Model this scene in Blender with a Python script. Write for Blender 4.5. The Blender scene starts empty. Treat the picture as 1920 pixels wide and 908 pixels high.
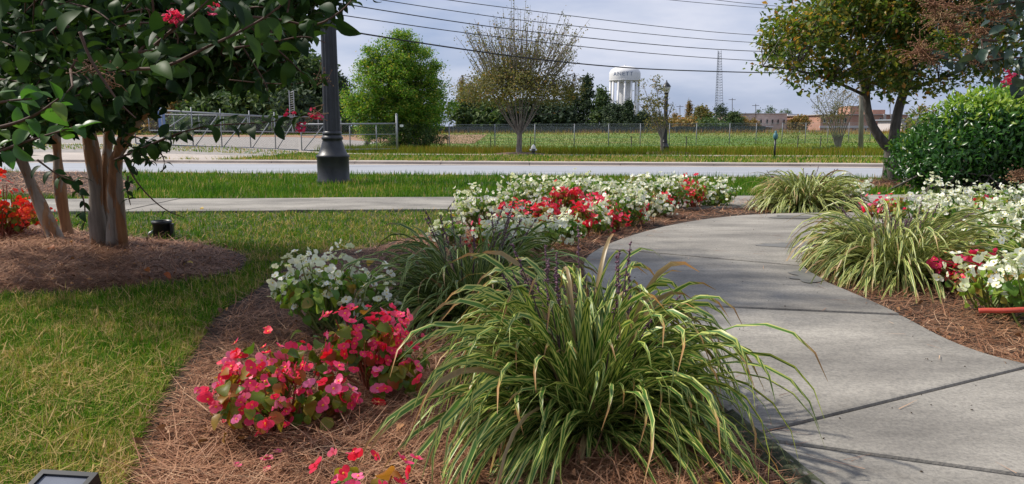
import bpy, math, random
import numpy as np
from mathutils import Matrix, Vector
R = math.radians
rng = np.random.default_rng(7)
random.seed(7)
scene = bpy.context.scene
col = scene.collection

# ------------------------------------------------------------------ camera
CAMZ, F, HOR = 0.80, 1420.0, 237.0
PITCH = math.atan((454 - HOR) / F)
cam = bpy.data.cameras.new('camera'); camo = bpy.data.objects.new('camera', cam); col.objects.link(camo)
camo.location = (0, 0, CAMZ); camo.rotation_euler = (math.pi / 2 - PITCH, 0, 0)
cam.sensor_width = 36; cam.lens = F / 1920 * 36; cam.clip_end = 6000; cam.clip_start = 0.05
scene.camera = camo

# ------------------------------------------------------------------ light
SUN_EL, SUN_AZ = 47, -75          # degrees; azimuth measured from +Y towards +X
w = bpy.data.worlds.new('World'); scene.world = w; w.use_nodes = True
nt = w.node_tree; nt.nodes.clear()
out = nt.nodes.new('ShaderNodeOutputWorld'); bg = nt.nodes.new('ShaderNodeBackground')
sky = nt.nodes.new('ShaderNodeTexSky'); sky.sky_type = 'NISHITA'; sky.sun_disc = False
sky.sun_elevation = R(SUN_EL); sky.sun_rotation = R(SUN_AZ); sky.air_density = 1.0; sky.dust_density = 0.6; sky.ozone_density = 2.0
tc = nt.nodes.new('ShaderNodeTexCoord'); mp = nt.nodes.new('ShaderNodeMapping'); mp.inputs['Scale'].default_value = (1.2, 1.2, 5.0)
mp.inputs['Rotation'].default_value = (0.0, 0.10, 0.5)
nz = nt.nodes.new('ShaderNodeTexNoise'); nz.inputs['Scale'].default_value = 1.7; nz.inputs['Detail'].default_value = 7; nz.inputs['Roughness'].default_value = 0.55
rp = nt.nodes.new('ShaderNodeValToRGB'); rp.color_ramp.elements[0].position = 0.40; rp.color_ramp.elements[1].position = 0.62
rp.color_ramp.elements[0].color = (0.0, 0.0, 0.0, 1); rp.color_ramp.elements[1].color = (0.9, 0.9, 0.9, 1)
mx = nt.nodes.new('ShaderNodeMix'); mx.data_type = 'RGBA'; mx.inputs['B'].default_value = (3.95, 4.8, 7.1, 1)
cl = nt.nodes.new('ShaderNodeMix'); cl.data_type = 'RGBA'; cl.inputs['B'].default_value = (7.6, 7.9, 9.1, 1)
L = nt.links.new
L(tc.outputs['Generated'], mp.inputs['Vector']); L(mp.outputs[0], nz.inputs['Vector']); L(nz.outputs['Fac'], rp.inputs['Fac'])
mx.inputs['Factor'].default_value = 0.8; L(rp.outputs[0], cl.inputs['Factor']); L(sky.outputs[0], mx.inputs['A']); L(mx.outputs['Result'], cl.inputs['A']); L(cl.outputs['Result'], bg.inputs['Color'])
bg.inputs['Strength'].default_value = 0.08; L(bg.outputs[0], out.inputs['Surface'])
sl = bpy.data.lights.new('sun', 'SUN'); so = bpy.data.objects.new('sun', sl); col.objects.link(so)
sl.energy = 4.0; sl.angle = R(2.2); sl.color = (1.0, 0.94, 0.84)
el, az = R(SUN_EL), R(SUN_AZ)
sd = Vector((math.sin(az) * math.cos(el), math.cos(az) * math.cos(el), math.sin(el)))
so.rotation_euler = sd.to_track_quat('Z', 'Y').to_euler()
vs = scene.view_settings; vs.view_transform = 'Standard'; vs.look = 'None'; vs.exposure = 0.32; vs.gamma = 1.0
scene.render.engine = 'CYCLES'

# ------------------------------------------------------------------ helpers
SL = 0.12                                     # the road runs slightly askew to the view
def sm(t): t = np.clip(t, 0, 1); return t * t * (3 - 2 * t)
PS = [-60, 12.35, 12.5, 26.0, 26.12, 38, 48, 112, 6000]
PZ = [0, 0, -.12, -.52, -.42, -.62, -.70, .0, .0]
def terr(x, y):
    x = np.asarray(x, float); y = np.asarray(y, float); s = y + SL * x
    z = np.interp(s, PS, PZ)
    return z + .5 * sm((-x - 7) / 12) * sm((s - 27) / 12) * (1 - sm((s - 60) / 40))
def ray(u, v):
    cp, sp = math.cos(PITCH), math.sin(PITCH); a, b = u - 960, 454 - v
    return np.array([a, F * cp + b * sp, -F * sp + b * cp])
def P(u, v, d=None, z=0.0):
    """point seen at (u,v): at depth y=d, or on height z"""
    r = ray(u, v); k = d / r[1] if d is not None else (z - CAMZ) / r[2]
    return np.array([0, 0, CAMZ]) + r * k
def G(u, v):
    r = ray(u, v); ks = np.geomspace(1.0, 400, 4000) / r[1]; p = np.outer(ks, r) + [0, 0, CAMZ]
    h = p[:, 2] - terr(p[:, 0], p[:, 1]); i = np.argmax(h < 0)
    return p[i] if h[i] < 0 else p[-1]
def proj(p):
    p = np.asarray(p, float) - [0, 0, CAMZ]; cp, sp = math.cos(PITCH), math.sin(PITCH)
    zc = p[..., 1] * cp - p[..., 2] * sp; yc = p[..., 1] * sp + p[..., 2] * cp
    return 960 + F * p[..., 0] / zc, 454 - F * yc / zc, zc

class MB:
    def __init__(s): s.V = []; s.F = []; s.n = 0; s.r = []; s.u = []
    def add(s, V, Fc, rnd=0.5, uu=0.0):
        V = np.asarray(V, float).reshape(-1, 3); k = len(V)
        s.V.append(V); s.r.append(np.broadcast_to(np.asarray(rnd, float), (k,))); s.u.append(np.broadcast_to(np.asarray(uu, float), (k,)))
        for f in (Fc if isinstance(Fc, list) else [Fc]):
            f = np.asarray(f, int)
            if len(f): s.F.append(f + s.n)
        s.n += k; return s
    def box(s, c, size, rz=0, rnd=.5, M=None):
        x, y, z = np.array(size) / 2
        V = np.array([[i * x, j * y, k * z] for i in (-1, 1) for j in (-1, 1) for k in (-1, 1)])
        if M is not None: V = V @ np.array(M).T
        ca, sa = math.cos(rz), math.sin(rz); V = V @ np.array([[ca, sa, 0], [-sa, ca, 0], [0, 0, 1]]) + c
        return s.add(V, np.array([[0, 1, 3, 2], [4, 6, 7, 5], [0, 4, 5, 1], [2, 3, 7, 6], [0, 2, 6, 4], [1, 5, 7, 3]]), rnd)
    def tube(s, pts, rad, n=8, rnd=.5, cap=True):
        pts = np.asarray(pts, float); m = len(pts); rad = np.broadcast_to(np.asarray(rad, float), (m,))
        t = np.gradient(pts, axis=0); t /= np.linalg.norm(t, axis=1)[:, None] + 1e-9
        ref = np.array([0, 0, 1.]) if abs(t[:, 2]).mean() < .8 else np.array([1., 0, 0])
        a = np.cross(t, ref); a /= np.linalg.norm(a, axis=1)[:, None] + 1e-9; b = np.cross(a, t)
        th = np.arange(n) * 2 * math.pi / n
        V = pts[:, None] + rad[:, None, None] * (np.cos(th)[None, :, None] * a[:, None] + np.sin(th)[None, :, None] * b[:, None])
        i, j = np.meshgrid(np.arange(m - 1), np.arange(n), indexing='ij'); j2 = (j + 1) % n
        Fq = np.stack([i * n + j, i * n + j2, (i + 1) * n + j2, (i + 1) * n + j], -1).reshape(-1, 4)
        V = V.reshape(-1, 3); Fl = [Fq]
        if cap:
            V = np.vstack([V, pts[0], pts[-1]]); k = m * n; jj = np.arange(n); j3 = (jj + 1) % n
            Fl.append(np.stack([np.full(n, k), j3, jj], 1)); Fl.append(np.stack([np.full(n, k + 1), (m - 1) * n + jj, (m - 1) * n + j3], 1))
        return s.add(V, Fl, rnd)
    def lathe(s, prof, c=(0, 0, 0), n=20, flute=0, fd=0.0):
        prof = np.asarray(prof, float); th = np.arange(n) * 2 * math.pi / n; m = len(prof)
        rr = prof[:, 0][:, None] * (1 - (fd * (.5 + .5 * np.cos(th * flute)) if flute else 0) * np.ones(n)[None])
        V = np.stack([rr * np.cos(th), rr * np.sin(th), np.repeat(prof[:, 1][:, None], n, 1)], -1) + np.asarray(c, float)
        i, j = np.meshgrid(np.arange(m - 1), np.arange(n), indexing='ij'); j2 = (j + 1) % n
        Fq = np.stack([i * n + j, i * n + j2, (i + 1) * n + j2, (i + 1) * n + j], -1).reshape(-1, 4)
        return s.add(V.reshape(-1, 3), Fq)
    def inst(s, T, M, rnd):
        """T=(V,F list,uu) placed n times; M=(n,4,4)"""
        V0, F0, U0 = T; n = len(M); k = len(V0)
        V = np.einsum('nij,kj->nki', M[:, :3, :3], V0) + M[:, None, :3, 3]
        off = (np.arange(n) * k)[:, None, None]
        s.add(V.reshape(-1, 3), [(f[None] + off).reshape(-1, f.shape[1]) for f in F0], np.repeat(rnd, k), np.tile(U0, n)); return s
    def mesh(s, name, smooth=False):
        me = bpy.data.meshes.new(name); V = np.concatenate(s.V)
        me.vertices.add(len(V)); me.vertices.foreach_set('co', V.astype(np.float32).ravel())
        lt = np.concatenate([np.full(len(f), f.shape[1]) for f in s.F]); ls = np.concatenate([[0], np.cumsum(lt)[:-1]])
        lv = np.concatenate([f.ravel() for f in s.F])
        me.loops.add(len(lv)); me.loops.foreach_set('vertex_index', lv.astype(np.int32))
        me.polygons.add(len(lt)); me.polygons.foreach_set('loop_start', ls.astype(np.int32))
        me.update(calc_edges=True)
        for nm, arr in (('rnd', s.r), ('uu', s.u)):
            at = me.attributes.new(nm, 'FLOAT', 'POINT'); at.data.foreach_set('value', np.concatenate(arr).astype(np.float32))
        me.polygons.foreach_set('use_smooth', np.full(len(lt), bool(smooth)))
        return me
    def build(s, name, mat, parent=None, smooth=False, kind=None, loc=None):
        if not s.V: return None
        me = s.mesh(name, smooth); me.materials.append(mat); o = bpy.data.objects.new(name, me); col.objects.link(o)
        if parent is not None:
            o.parent = parent; o.matrix_parent_inverse = Matrix.Translation(-parent.location)
        if kind: o['kind'] = kind
        return o
def tag(o, label, cat, group=None):
    o['label'] = label; o['category'] = cat
    if group: o['group'] = group
    return o
def thing(name, label, cat, loc, group=None):
    o = bpy.data.objects.new(name, None); col.objects.link(o); o.location = tuple(float(a) for a in loc); o.empty_display_size = .1
    return tag(o, label, cat, group)
def mesh_obj(name, me, M, parent):
    o = bpy.data.objects.new(name, me); col.objects.link(o); o.parent = parent
    o.matrix_parent_inverse = Matrix.Translation(-parent.location); o.matrix_basis = Matrix([list(map(float, r)) for r in M]); return o

# ------------------------------------------------------------------ materials
def newmat(name):
    m = bpy.data.materials.new(name); m.use_nodes = True; return m, m.node_tree, m.node_tree.nodes['Principled BSDF']
def ramp(nt, stops, fac):
    r = nt.nodes.new('ShaderNodeValToRGB'); e = r.color_ramp.elements
    while len(e) < len(stops): e.new(0.5)
    for i, (p, c) in enumerate(stops): e[i].position = p; e[i].color = (*c, 1)
    nt.links.new(fac, r.inputs['Fac']); return r.outputs['Color']
def noise(nt, scale, detail=4, rough=.55, stretch=None, coord='Object'):
    t = nt.nodes.new('ShaderNodeTexCoord'); n = nt.nodes.new('ShaderNodeTexNoise')
    n.inputs['Scale'].default_value = scale; n.inputs['Detail'].default_value = detail; n.inputs['Roughness'].default_value = rough
    if stretch:
        m = nt.nodes.new('ShaderNodeMapping'); m.inputs['Scale'].default_value = stretch
        nt.links.new(t.outputs[coord], m.inputs[0]); nt.links.new(m.outputs[0], n.inputs['Vector'])
    else: nt.links.new(t.outputs[coord], n.inputs['Vector'])
    return n.outputs['Fac']
def attr(nt, name):
    a = nt.nodes.new('ShaderNodeAttribute'); a.attribute_name = name; return a.outputs['Fac']
def math_(nt, op, a, b=None):
    m = nt.nodes.new('ShaderNodeMath'); m.operation = op
    for i, x in enumerate((a, b)):
        if x is None: continue
        if isinstance(x, (int, float)): m.inputs[i].default_value = x
        else: nt.links.new(x, m.inputs[i])
    return m.outputs[0]
def mixc(nt, fac, a, b, mode='MIX'):
    m = nt.nodes.new('ShaderNodeMix'); m.data_type = 'RGBA'; m.blend_type = mode
    for nm, x in (('Factor', fac), ('A', a), ('B', b)):
        if isinstance(x, (int, float)): m.inputs[nm].default_value = x
        elif isinstance(x, tuple): m.inputs[nm].default_value = (*x, 1)
        else: nt.links.new(x, m.inputs[nm])
    return m.outputs['Result']
def bump(nt, bs, h, strength, dist=.01):
    b = nt.nodes.new('ShaderNodeBump'); b.inputs['Strength'].default_value = strength; b.inputs['Distance'].default_value = dist
    nt.links.new(h, b.inputs['Height']); nt.links.new(b.outputs[0], bs.inputs['Normal'])
def surf(name, stops, scale=6, detail=6, rough=.8, bmp=0, bscale=None, metal=0, stretch=None, bdist=.01, coord='Object'):
    m, nt, bs = newmat(name); c = ramp(nt, stops, noise(nt, scale, detail, .6, stretch, coord)); nt.links.new(c, bs.inputs['Base Color'])
    bs.inputs['Roughness'].default_value = rough; bs.inputs['Metallic'].default_value = metal
    if bmp: bump(nt, bs, noise(nt, bscale or scale * 4, 5, .6, stretch, coord), bmp, bdist)
    return m
def leafmat(name, stops, rough=.45, trans=.3, centre=None, vary=True, spec=.5, tsat=1.5):
    """colour from the piece's own random value; centre=colour where uu=1"""
    m, nt, bs = newmat(name); r = attr(nt, 'rnd')
    oi = nt.nodes.new('ShaderNodeObjectInfo')
    if vary: r = math_(nt, 'FRACT', math_(nt, 'ADD', r, oi.outputs['Random']))
    c = ramp(nt, stops, r)
    if centre: c = mixc(nt, attr(nt, 'uu'), c, centre)
    nt.links.new(c, bs.inputs['Base Color']); bs.inputs['Roughness'].default_value = rough; bs.inputs['Specular IOR Level'].default_value = spec
    t = nt.nodes.new('ShaderNodeBsdfTranslucent'); g = mixc(nt, 1.0, c, (tsat, tsat * 1.05, tsat * .6), 'MULTIPLY') if trans else None
    if trans:
        nt.links.new(g, t.inputs['Color']); ms = nt.nodes.new('ShaderNodeMixShader'); ms.inputs[0].default_value = trans
        nt.links.new(bs.outputs[0], ms.inputs[1]); nt.links.new(t.outputs[0], ms.inputs[2])
        nt.links.new(ms.outputs[0], nt.nodes['Material Output'].inputs['Surface'])
    return m
def plain(name, c, rough=.5, metal=0, bmp=0):
    return surf(name, [(.3, tuple(x * .85 for x in c)), (.7, tuple(min(1, x * 1.1) for x in c))], 9, 5, rough, bmp, 40, metal)

M_soil = surf('soil', [(.3, (.018, .011, .007)), (.7, (.05, .03, .018))], 14, 8, .95, .6, 60)
M_turf = surf('turf_soil', [(.30, (.02, .03, .008)), (.5, (.045, .05, .016)), (.72, (.09, .075, .035))], 3.2, 9, .95, .5, 60)
M_conc = None
def concrete(name, lo, mid, hi):
    m, nt, bs = newmat(name)
    a = ramp(nt, [(.34, lo), (.5, mid), (.68, hi)], noise(nt, 1.3, 9, .66, (.7, 1.6, 1)))
    s = ramp(nt, [(.35, (.72, .72, .72)), (.6, (1.06, 1.05, 1.03))], noise(nt, 90, 3, .7))
    c = mixc(nt, 1.0, a, s, 'MULTIPLY'); d = ramp(nt, [(.30, (.62, .6, .57)), (.42, (1, 1, 1))], noise(nt, 6, 7, .7))
    c = mixc(nt, .55, c, mixc(nt, 1.0, c, d, 'MULTIPLY'))
    nt.links.new(c, bs.inputs['Base Color']); bs.inputs['Roughness'].default_value = .85
    h1 = noise(nt, 140, 4, .7); h2 = noise(nt, 26, 3, .6, (.35, 9, 1)); bump(nt, bs, math_(nt, 'ADD', h1, math_(nt, 'MULTIPLY', h2, .8)), .4, .004); return m
M_conc = concrete('concrete', (.155, .143, .126), (.27, .25, .218), (.42, .388, .338))
M_kerb = concrete('kerb_concrete', (.36, .31, .27), (.45, .39, .34), (.55, .48, .42))
M_wet = surf('wet_concrete', [(.3, (.13, .125, .115)), (.7, (.19, .18, .165))], 8, 5, .45)
M_moss = surf('mossy_concrete_edge', [(.3, (.03, .035, .02)), (.5, (.07, .08, .04)), (.7, (.14, .14, .11))], 22, 6, .95, .8, 60)
M_asph = surf('road_surface', [(.28, (.22, .23, .25)), (.42, (.30, .31, .335)), (.7, (.37, .385, .41))], 1.6, 9, .8, .2, 60, stretch=(.15, 1.2, 1))
M_white = plain('road_paint', (.75, .75, .75), .6)
M_field = surf('field_turf', [(.36, (.07, .16, .010)), (.48, (.12, .20, .015)), (.58, (.21, .21, .035)), (.68, (.24, .17, .05))], .22, 9, .95, stretch=(.35, 1, 1))
M_gravel = surf('gravel', [(.35, (.20, .18, .16)), (.6, (.34, .31, .28))], 5, 9, .95, .5, 40)
M_redsoil = surf('red_soil', [(.35, (.26, .13, .07)), (.65, (.36, .22, .13))], .6, 8, .95)
M_barkc = None
def barkmat(name, a, b, c, st=(6, 6, .9), sc=3.0, bs_=.5):
    m, nt, bs = newmat(name); n = noise(nt, sc, 6, .65, st); nt.links.new(ramp(nt, [(.3, a), (.5, b), (.68, c)], n), bs.inputs['Base Color'])
    bs.inputs['Roughness'].default_value = .8; bump(nt, bs, noise(nt, sc * 2.2, 6, .7, st), bs_, .02); return m
def flaky():
    m, nt, bs = newmat('myrtle_bark'); n1 = noise(nt, 3.2, 6, .65, (5, 5, .5)); n2 = noise(nt, 5, 5, .6, (2.2, 2.2, .55))
    a = ramp(nt, [(.3, (.14, .065, .03)), (.5, (.30, .15, .065)), (.7, (.42, .25, .13))], n1); b = ramp(nt, [(.35, (.16, .13, .10)), (.65, (.36, .30, .24))], n1)
    f = ramp(nt, [(.50, (0, 0, 0)), (.53, (1, 1, 1))], n2); nt.links.new(mixc(nt, f, a, b), bs.inputs['Base Color']); bs.inputs['Roughness'].default_value = .75
    h = math_(nt, 'ADD', f, math_(nt, 'MULTIPLY', n1, .8)); bump(nt, bs, h, .6, .012); return m
M_myrbark = flaky()
M_bark = barkmat('grey_bark', (.05, .042, .035), (.11, .095, .08), (.2, .175, .15), (7, 7, 1.2), 3)
M_farbark = barkmat('pale_bark', (.10, .085, .07), (.18, .155, .13), (.28, .25, .21), (5, 5, 1), 3)
M_twig = plain('twig', (.09, .045, .028), .8)
M_twigdk = plain('dark_twig', (.09, .06, .045), .8)
M_galv = plain('galvanised_steel', (.42, .44, .47), .45, .6)
M_post = plain('weathered_fence_post', (.22, .23, .25), .6, .3)
M_stake = plain('stake_steel', (.10, .09, .08), .7, .3)
M_black = surf('black_painted_iron', [(.3, (.010, .011, .013)), (.7, (.028, .030, .034))], 7, 8, .42, .15, 50)
M_blkpl = plain('black_plastic', (.015, .016, .018), .4)
def leafstops(a, b, c, d=None): return [(0.0, a), (.5, b), (1.0, c)] if d is None else [(0, a), (.35, b), (.75, c), (1, d)]
M_grass = leafmat('grass_blade', [(0, (.035, .12, .008)), (.4, (.09, .21, .014)), (.66, (.21, .28, .028)), (.78, (.38, .29, .09)), (1, (.58, .40, .19))], .7, .25, vary=False, tsat=1.3, spec=.08)
M_fieldg = leafmat('field_grass_blade', [(0, (.06, .14, .010)), (.3, (.13, .18, .015)), (.62, (.28, .18, .035)), (.85, (.38, .20, .09)), (1, (.34, .15, .10))], .9, .15, vary=False, tsat=1.1, spec=.03)
M_straw = leafmat('pine_straw', [(0, (.08, .03, .016)), (.3, (.22, .095, .048)), (.65, (.42, .22, .125)), (1, (.70, .48, .30))], .6, 0, vary=False, spec=.2)
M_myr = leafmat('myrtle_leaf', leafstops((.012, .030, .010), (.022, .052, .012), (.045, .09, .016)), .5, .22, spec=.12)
M_myrlit = leafmat('sunlit_myrtle_leaf', leafstops((.04, .12, .02), (.07, .17, .03), (.13, .2, .03)), .4, .4)  # brighter myrtle leaf copy: sunlight on the left sprays put into the colour
M_myrg = leafmat('blue_myrtle_leaf', leafstops((.02, .04, .03), (.035, .07, .045), (.06, .09, .05)), .4, .2)
M_hedge = leafmat('laurel_leaf', leafstops((.015, .06, .012), (.03, .10, .016), (.07, .17, .025)), .3, .32, spec=.5)
M_beg = leafmat('begonia_leaf', [(0, (.06, .15, .02)), (.45, (.14, .26, .03)), (.85, (.27, .34, .05)), (1, (.30, .16, .05))], .4, .4, spec=.35)
M_begr = leafmat('bronze_begonia_leaf', [(0, (.07, .15, .02)), (.4, (.18, .22, .025)), (.75, (.32, .20, .03)), (1, (.38, .08, .03))], .42, .4, spec=.3)
M_fw = leafmat('white_petal', [(0, (.78, .80, .68)), (.8, (.88, .88, .84)), (1, (.75, .80, .5))], .5, .3, centre=(.85, .62, .06), tsat=1.05)
M_fp = leafmat('pink_petal', [(0, (.82, .015, .04)), (.35, (.88, .03, .13)), (.75, (.90, .09, .26)), (1, (.92, .22, .42))], .5, .35, centre=(.9, .5, .03), tsat=1.2)
M_fs = leafmat('scarlet_petal', [(0, (.72, .012, .01)), (.6, (.85, .04, .02)), (1, (.85, .10, .05))], .5, .35, centre=(.9, .45, .03), tsat=1.2)
M_fr = leafmat('red_petal', [(0, (.62, .010, .03)), (.6, (.80, .025, .08)), (1, (.86, .10, .24))], .5, .35, centre=(.9, .45, .03), tsat=1.2)
M_litter = leafmat('leaf_litter', [(0, (.10, .05, .03)), (.6, (.28, .13, .06)), (1, (.45, .22, .08))], .8, .1, vary=False)
M_stem = plain('begonia_stem', (.28, .08, .04), .5)
M_seed = leafmat('seed_head', leafstops((.13, .06, .03), (.26, .12, .06), (.34, .22, .11)), .8, .1)
M_spike = leafmat('purple_spike', leafstops((.07, .035, .045), (.15, .07, .10), (.24, .12, .17)), .6, .1, vary=False)
M_mflow = leafmat('myrtle_flower', leafstops((.5, .01, .06), (.75, .03, .14), (.8, .08, .22)), .6, .3)
def lirmat(name, green, green2, edge, edge2, tip):
    m, nt, bs = newmat(name); u = attr(nt, 'uu'); r = attr(nt, 'rnd'); oi = nt.nodes.new('ShaderNodeObjectInfo')
    rr = math_(nt, 'FRACT', math_(nt, 'ADD', r, oi.outputs['Random']))
    g = ramp(nt, [(0, green), (1, green2)], rr); e = ramp(nt, [(0, edge), (1, edge2)], rr)
    across = math_(nt, 'FRACT', u); along = math_(nt, 'FLOOR', u)          # uu = station*1 + across fraction
    width = math_(nt, 'ADD', math_(nt, 'MULTIPLY', rr, .3), .38)
    edgef = math_(nt, 'MULTIPLY', math_(nt, 'GREATER_THAN', across, width), 1.0)
    c = mixc(nt, edgef, g, e); c = mixc(nt, math_(nt, 'MULTIPLY', math_(nt, 'GREATER_THAN', rr, .955), .85), c, (.32, .20, .10))
    t = nt.nodes.new('ShaderNodeMapRange'); t.inputs[1].default_value = 7.0; t.inputs[2].default_value = 8.6; nt.links.new(u, t.inputs[0])
    tb = math_(nt, 'MULTIPLY', t.outputs[0], math_(nt, 'GREATER_THAN', rr, .60))
    c = mixc(nt, tb, c, tip); nt.links.new(c, bs.inputs['Base Color']); bs.inputs['Roughness'].default_value = .4
    tr = nt.nodes.new('ShaderNodeBsdfTranslucent'); nt.links.new(c, tr.inputs['Color']); ms = nt.nodes.new('ShaderNodeMixShader'); ms.inputs[0].default_value = .2
    nt.links.new(bs.outputs[0], ms.inputs[1]); nt.links.new(tr.outputs[0], ms.inputs[2]); nt.links.new(ms.outputs[0], nt.nodes['Material Output'].inputs['Surface'])
    return m
def _x(): pass
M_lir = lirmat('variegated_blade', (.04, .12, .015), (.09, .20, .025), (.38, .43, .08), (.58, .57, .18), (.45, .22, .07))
M_lird = lirmat('shaded_variegated_blade', (.03, .09, .015), (.06, .14, .025), (.24, .30, .07), (.40, .43, .15), (.25, .16, .06))  # darker copy of the blade colours, shade on the rear clump painted in
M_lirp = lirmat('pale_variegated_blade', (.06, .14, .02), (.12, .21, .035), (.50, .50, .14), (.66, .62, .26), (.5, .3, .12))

# ------------------------------------------------------------------ templates
def strip_template(n, length, width, lean, bend, fold=.25, taperb=.6, curl=0, twist=0):
    """blade arching towards +X from the origin; 3 verts across; uu = station + |across|"""
    t = np.linspace(0, 1, n + 1); ang = lean + bend * t ** 1.3; dl = length / n
    x = np.concatenate([[0], np.cumsum(np.sin(ang[:-1]) * dl)]); z = np.concatenate([[0], np.cumsum(np.cos(ang[:-1]) * dl)])
    w = width * .5 * (taperb + (1 - taperb) * np.minimum(1, t * 4)) * np.where(t > .55, np.maximum(0.06, 1 - ((t - .55) / .45) ** 1.8), 1)
    y = curl * t ** 2 * length
    nx, nz = -np.cos(ang), np.sin(ang)
    c = np.stack([x, y, z], 1); nrm = np.stack([nx, 0 * nx, nz], 1); tw = twist * t
    side = np.stack([0 * x, np.cos(tw), 0 * x], 1) + nrm * np.sin(tw)[:, None]
    Lf = c + side * w[:, None] + nrm * (w * fold)[:, None]; Rt = c - side * w[:, None] + nrm * (w * fold)[:, None]
    V = np.stack([Lf, c, Rt], 1).reshape(-1, 3); i = np.arange(n)[:, None] * 3
    Fq = np.concatenate([i + [0, 3, 4, 1], i + [1, 4, 5, 2]])
    st = np.minimum(np.floor(t * 9), 8.0)
    U = np.stack([st + .97, st + .02, st + .97], 1).ravel()
    return V, [Fq], U
def leaf_template(n=4, wid=.5, fold=.25, curve=.3, shape='ellipse', wave=0.0):
    """unit-long leaf along +X, face up +Z"""
    t = np.linspace(0, 1, n + 1)
    w = wid * .5 * (np.sin(math.pi * np.clip(t, 0.0, .985) ** .9) ** .75 if shape == 'ellipse' else np.sin(math.pi * np.clip(t * .93 + .04, 0, 1)) ** .55)
    w[0] = .02; w[-1] = .02 if shape == 'ellipse' else .12 * wid
    z = curve * (t - t ** 2) * 1.0 - curve * .6 * t ** 2
    c = np.stack([t, 0 * t, z], 1); wv = wave * np.sin(t * 9)
    Lf = c + np.stack([0 * t, w, w * fold + wv], 1); Rt = c + np.stack([0 * t, -w, w * fold - wv], 1)
    V = np.stack([Lf, c, Rt], 1).reshape(-1, 3); i = np.arange(n)[:, None] * 3
    return V, [np.concatenate([i + [0, 1, 4, 3], i + [1, 2, 5, 4]])], np.zeros(len(V))
def flower_template(seed):
    """begonia blossom, unit diameter, facing +Z"""
    r = np.random.default_rng(seed); V = []; Fc = []; U = []; n = 0
    for k, (a, sz) in enumerate(((0, 1), (math.pi, .95), (math.pi / 2, .66), (-math.pi / 2, .66))):
        a += r.normal(0, .12); rr = .27 * sz; cx, cy = math.cos(a) * .24 * (sz + .1), math.sin(a) * .24 * (sz + .1); tilt = r.uniform(.05, .5)
        V.append((cx, cy, .05 + (.03 if k > 1 else 0))); U.append(0)
        for q in range(8):
            b = q * math.pi / 4; px, py = cx + math.cos(b) * rr * 1.05, cy + math.sin(b) * rr
            out_ = (px * math.cos(a) + py * math.sin(a)); V.append((px, py, (.03 if k > 1 else 0) + out_ * tilt + r.normal(0, .02))); U.append(0)
        for q in range(8): Fc.append((n, n + 1 + q, n + 1 + (q + 1) % 8))
        n += 9
    for q in range(5):
        b = q * 2 * math.pi / 5; V.append((math.cos(b) * .085, math.sin(b) * .085, .08)); U.append(1)
    V.append((0, 0, .17)); U.append(1)
    for q in range(5): Fc.append((n, n, n)) if False else Fc.append((n + q, n + (q + 1) % 5, n + 5))
    return np.array(V), [np.array(Fc)], np.array(U, float)
def octa(): 
    V = np.array([[1, 0, 0], [-1, 0, 0], [0, 1, 0], [0, -1, 0], [0, 0, 1], [0, 0, -1]], float)
    return V, [np.array([[0, 2, 4], [2, 1, 4], [1, 3, 4], [3, 0, 4], [2, 0, 5], [1, 2, 5], [3, 1, 5], [0, 3, 5]])], np.zeros(6)
T_diamond = (np.array([[0, 0, 0], [.45, .3, .06], [1, 0, -.1], [.45, -.3, .06]], float), [np.array([[0, 1, 2], [0, 2, 3]])], np.zeros(4))
T_octa = octa()
T_flow = [flower_template(i) for i in range(4)]
T_beg = [leaf_template(4, .85, .3, .35, 'round', .03), leaf_template(4, .9, .15, .55, 'round', -.03)]
T_myr = [leaf_template(7, .55, .35, .3), leaf_template(7, .6, .15, .6, wave=.02), leaf_template(7, .5, .5, .2, wave=-.02)]
T_lau = [leaf_template(3, .36, .3, .3), leaf_template(3, .4, .2, .1)]
T_clump = (lambda: None)
def frames(pos, nrm, roll, size, fwd=None):
    """matrices: local Z -> nrm, local X -> roll direction (or fwd made perpendicular)"""
    pos = np.asarray(pos, float); n = len(pos); z = np.asarray(nrm, float); z = z / (np.linalg.norm(z, axis=1)[:, None] + 1e-9)
    if fwd is None:
        a = np.stack([np.cos(roll), np.sin(roll), np.zeros(n)], 1); x = a - (a * z).sum(1)[:, None] * z
    else: x = fwd - (fwd * z).sum(1)[:, None] * z
    x = x / (np.linalg.norm(x, axis=1)[:, None] + 1e-9); y = np.cross(z, x)
    M = np.zeros((n, 4, 4)); s = np.broadcast_to(np.asarray(size, float), (n,))[:, None]
    M[:, :3, 0] = x * s; M[:, :3, 1] = y * s; M[:, :3, 2] = z * s; M[:, :3, 3] = pos; M[:, 3, 3] = 1; return M
def randn(n): v = rng.normal(size=(n, 3)); return v / (np.linalg.norm(v, axis=1)[:, None] + 1e-9)
_tm = {}
def template_mesh(name, T, mat, smooth=True):
    key = (id(T[0]), mat.name)
    if key not in _tm:
        me = MB().add(T[0], T[1], 0.0, T[2]).mesh(name, smooth); me.materials.append(mat); _tm[key] = me
    return _tm[key]
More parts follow.
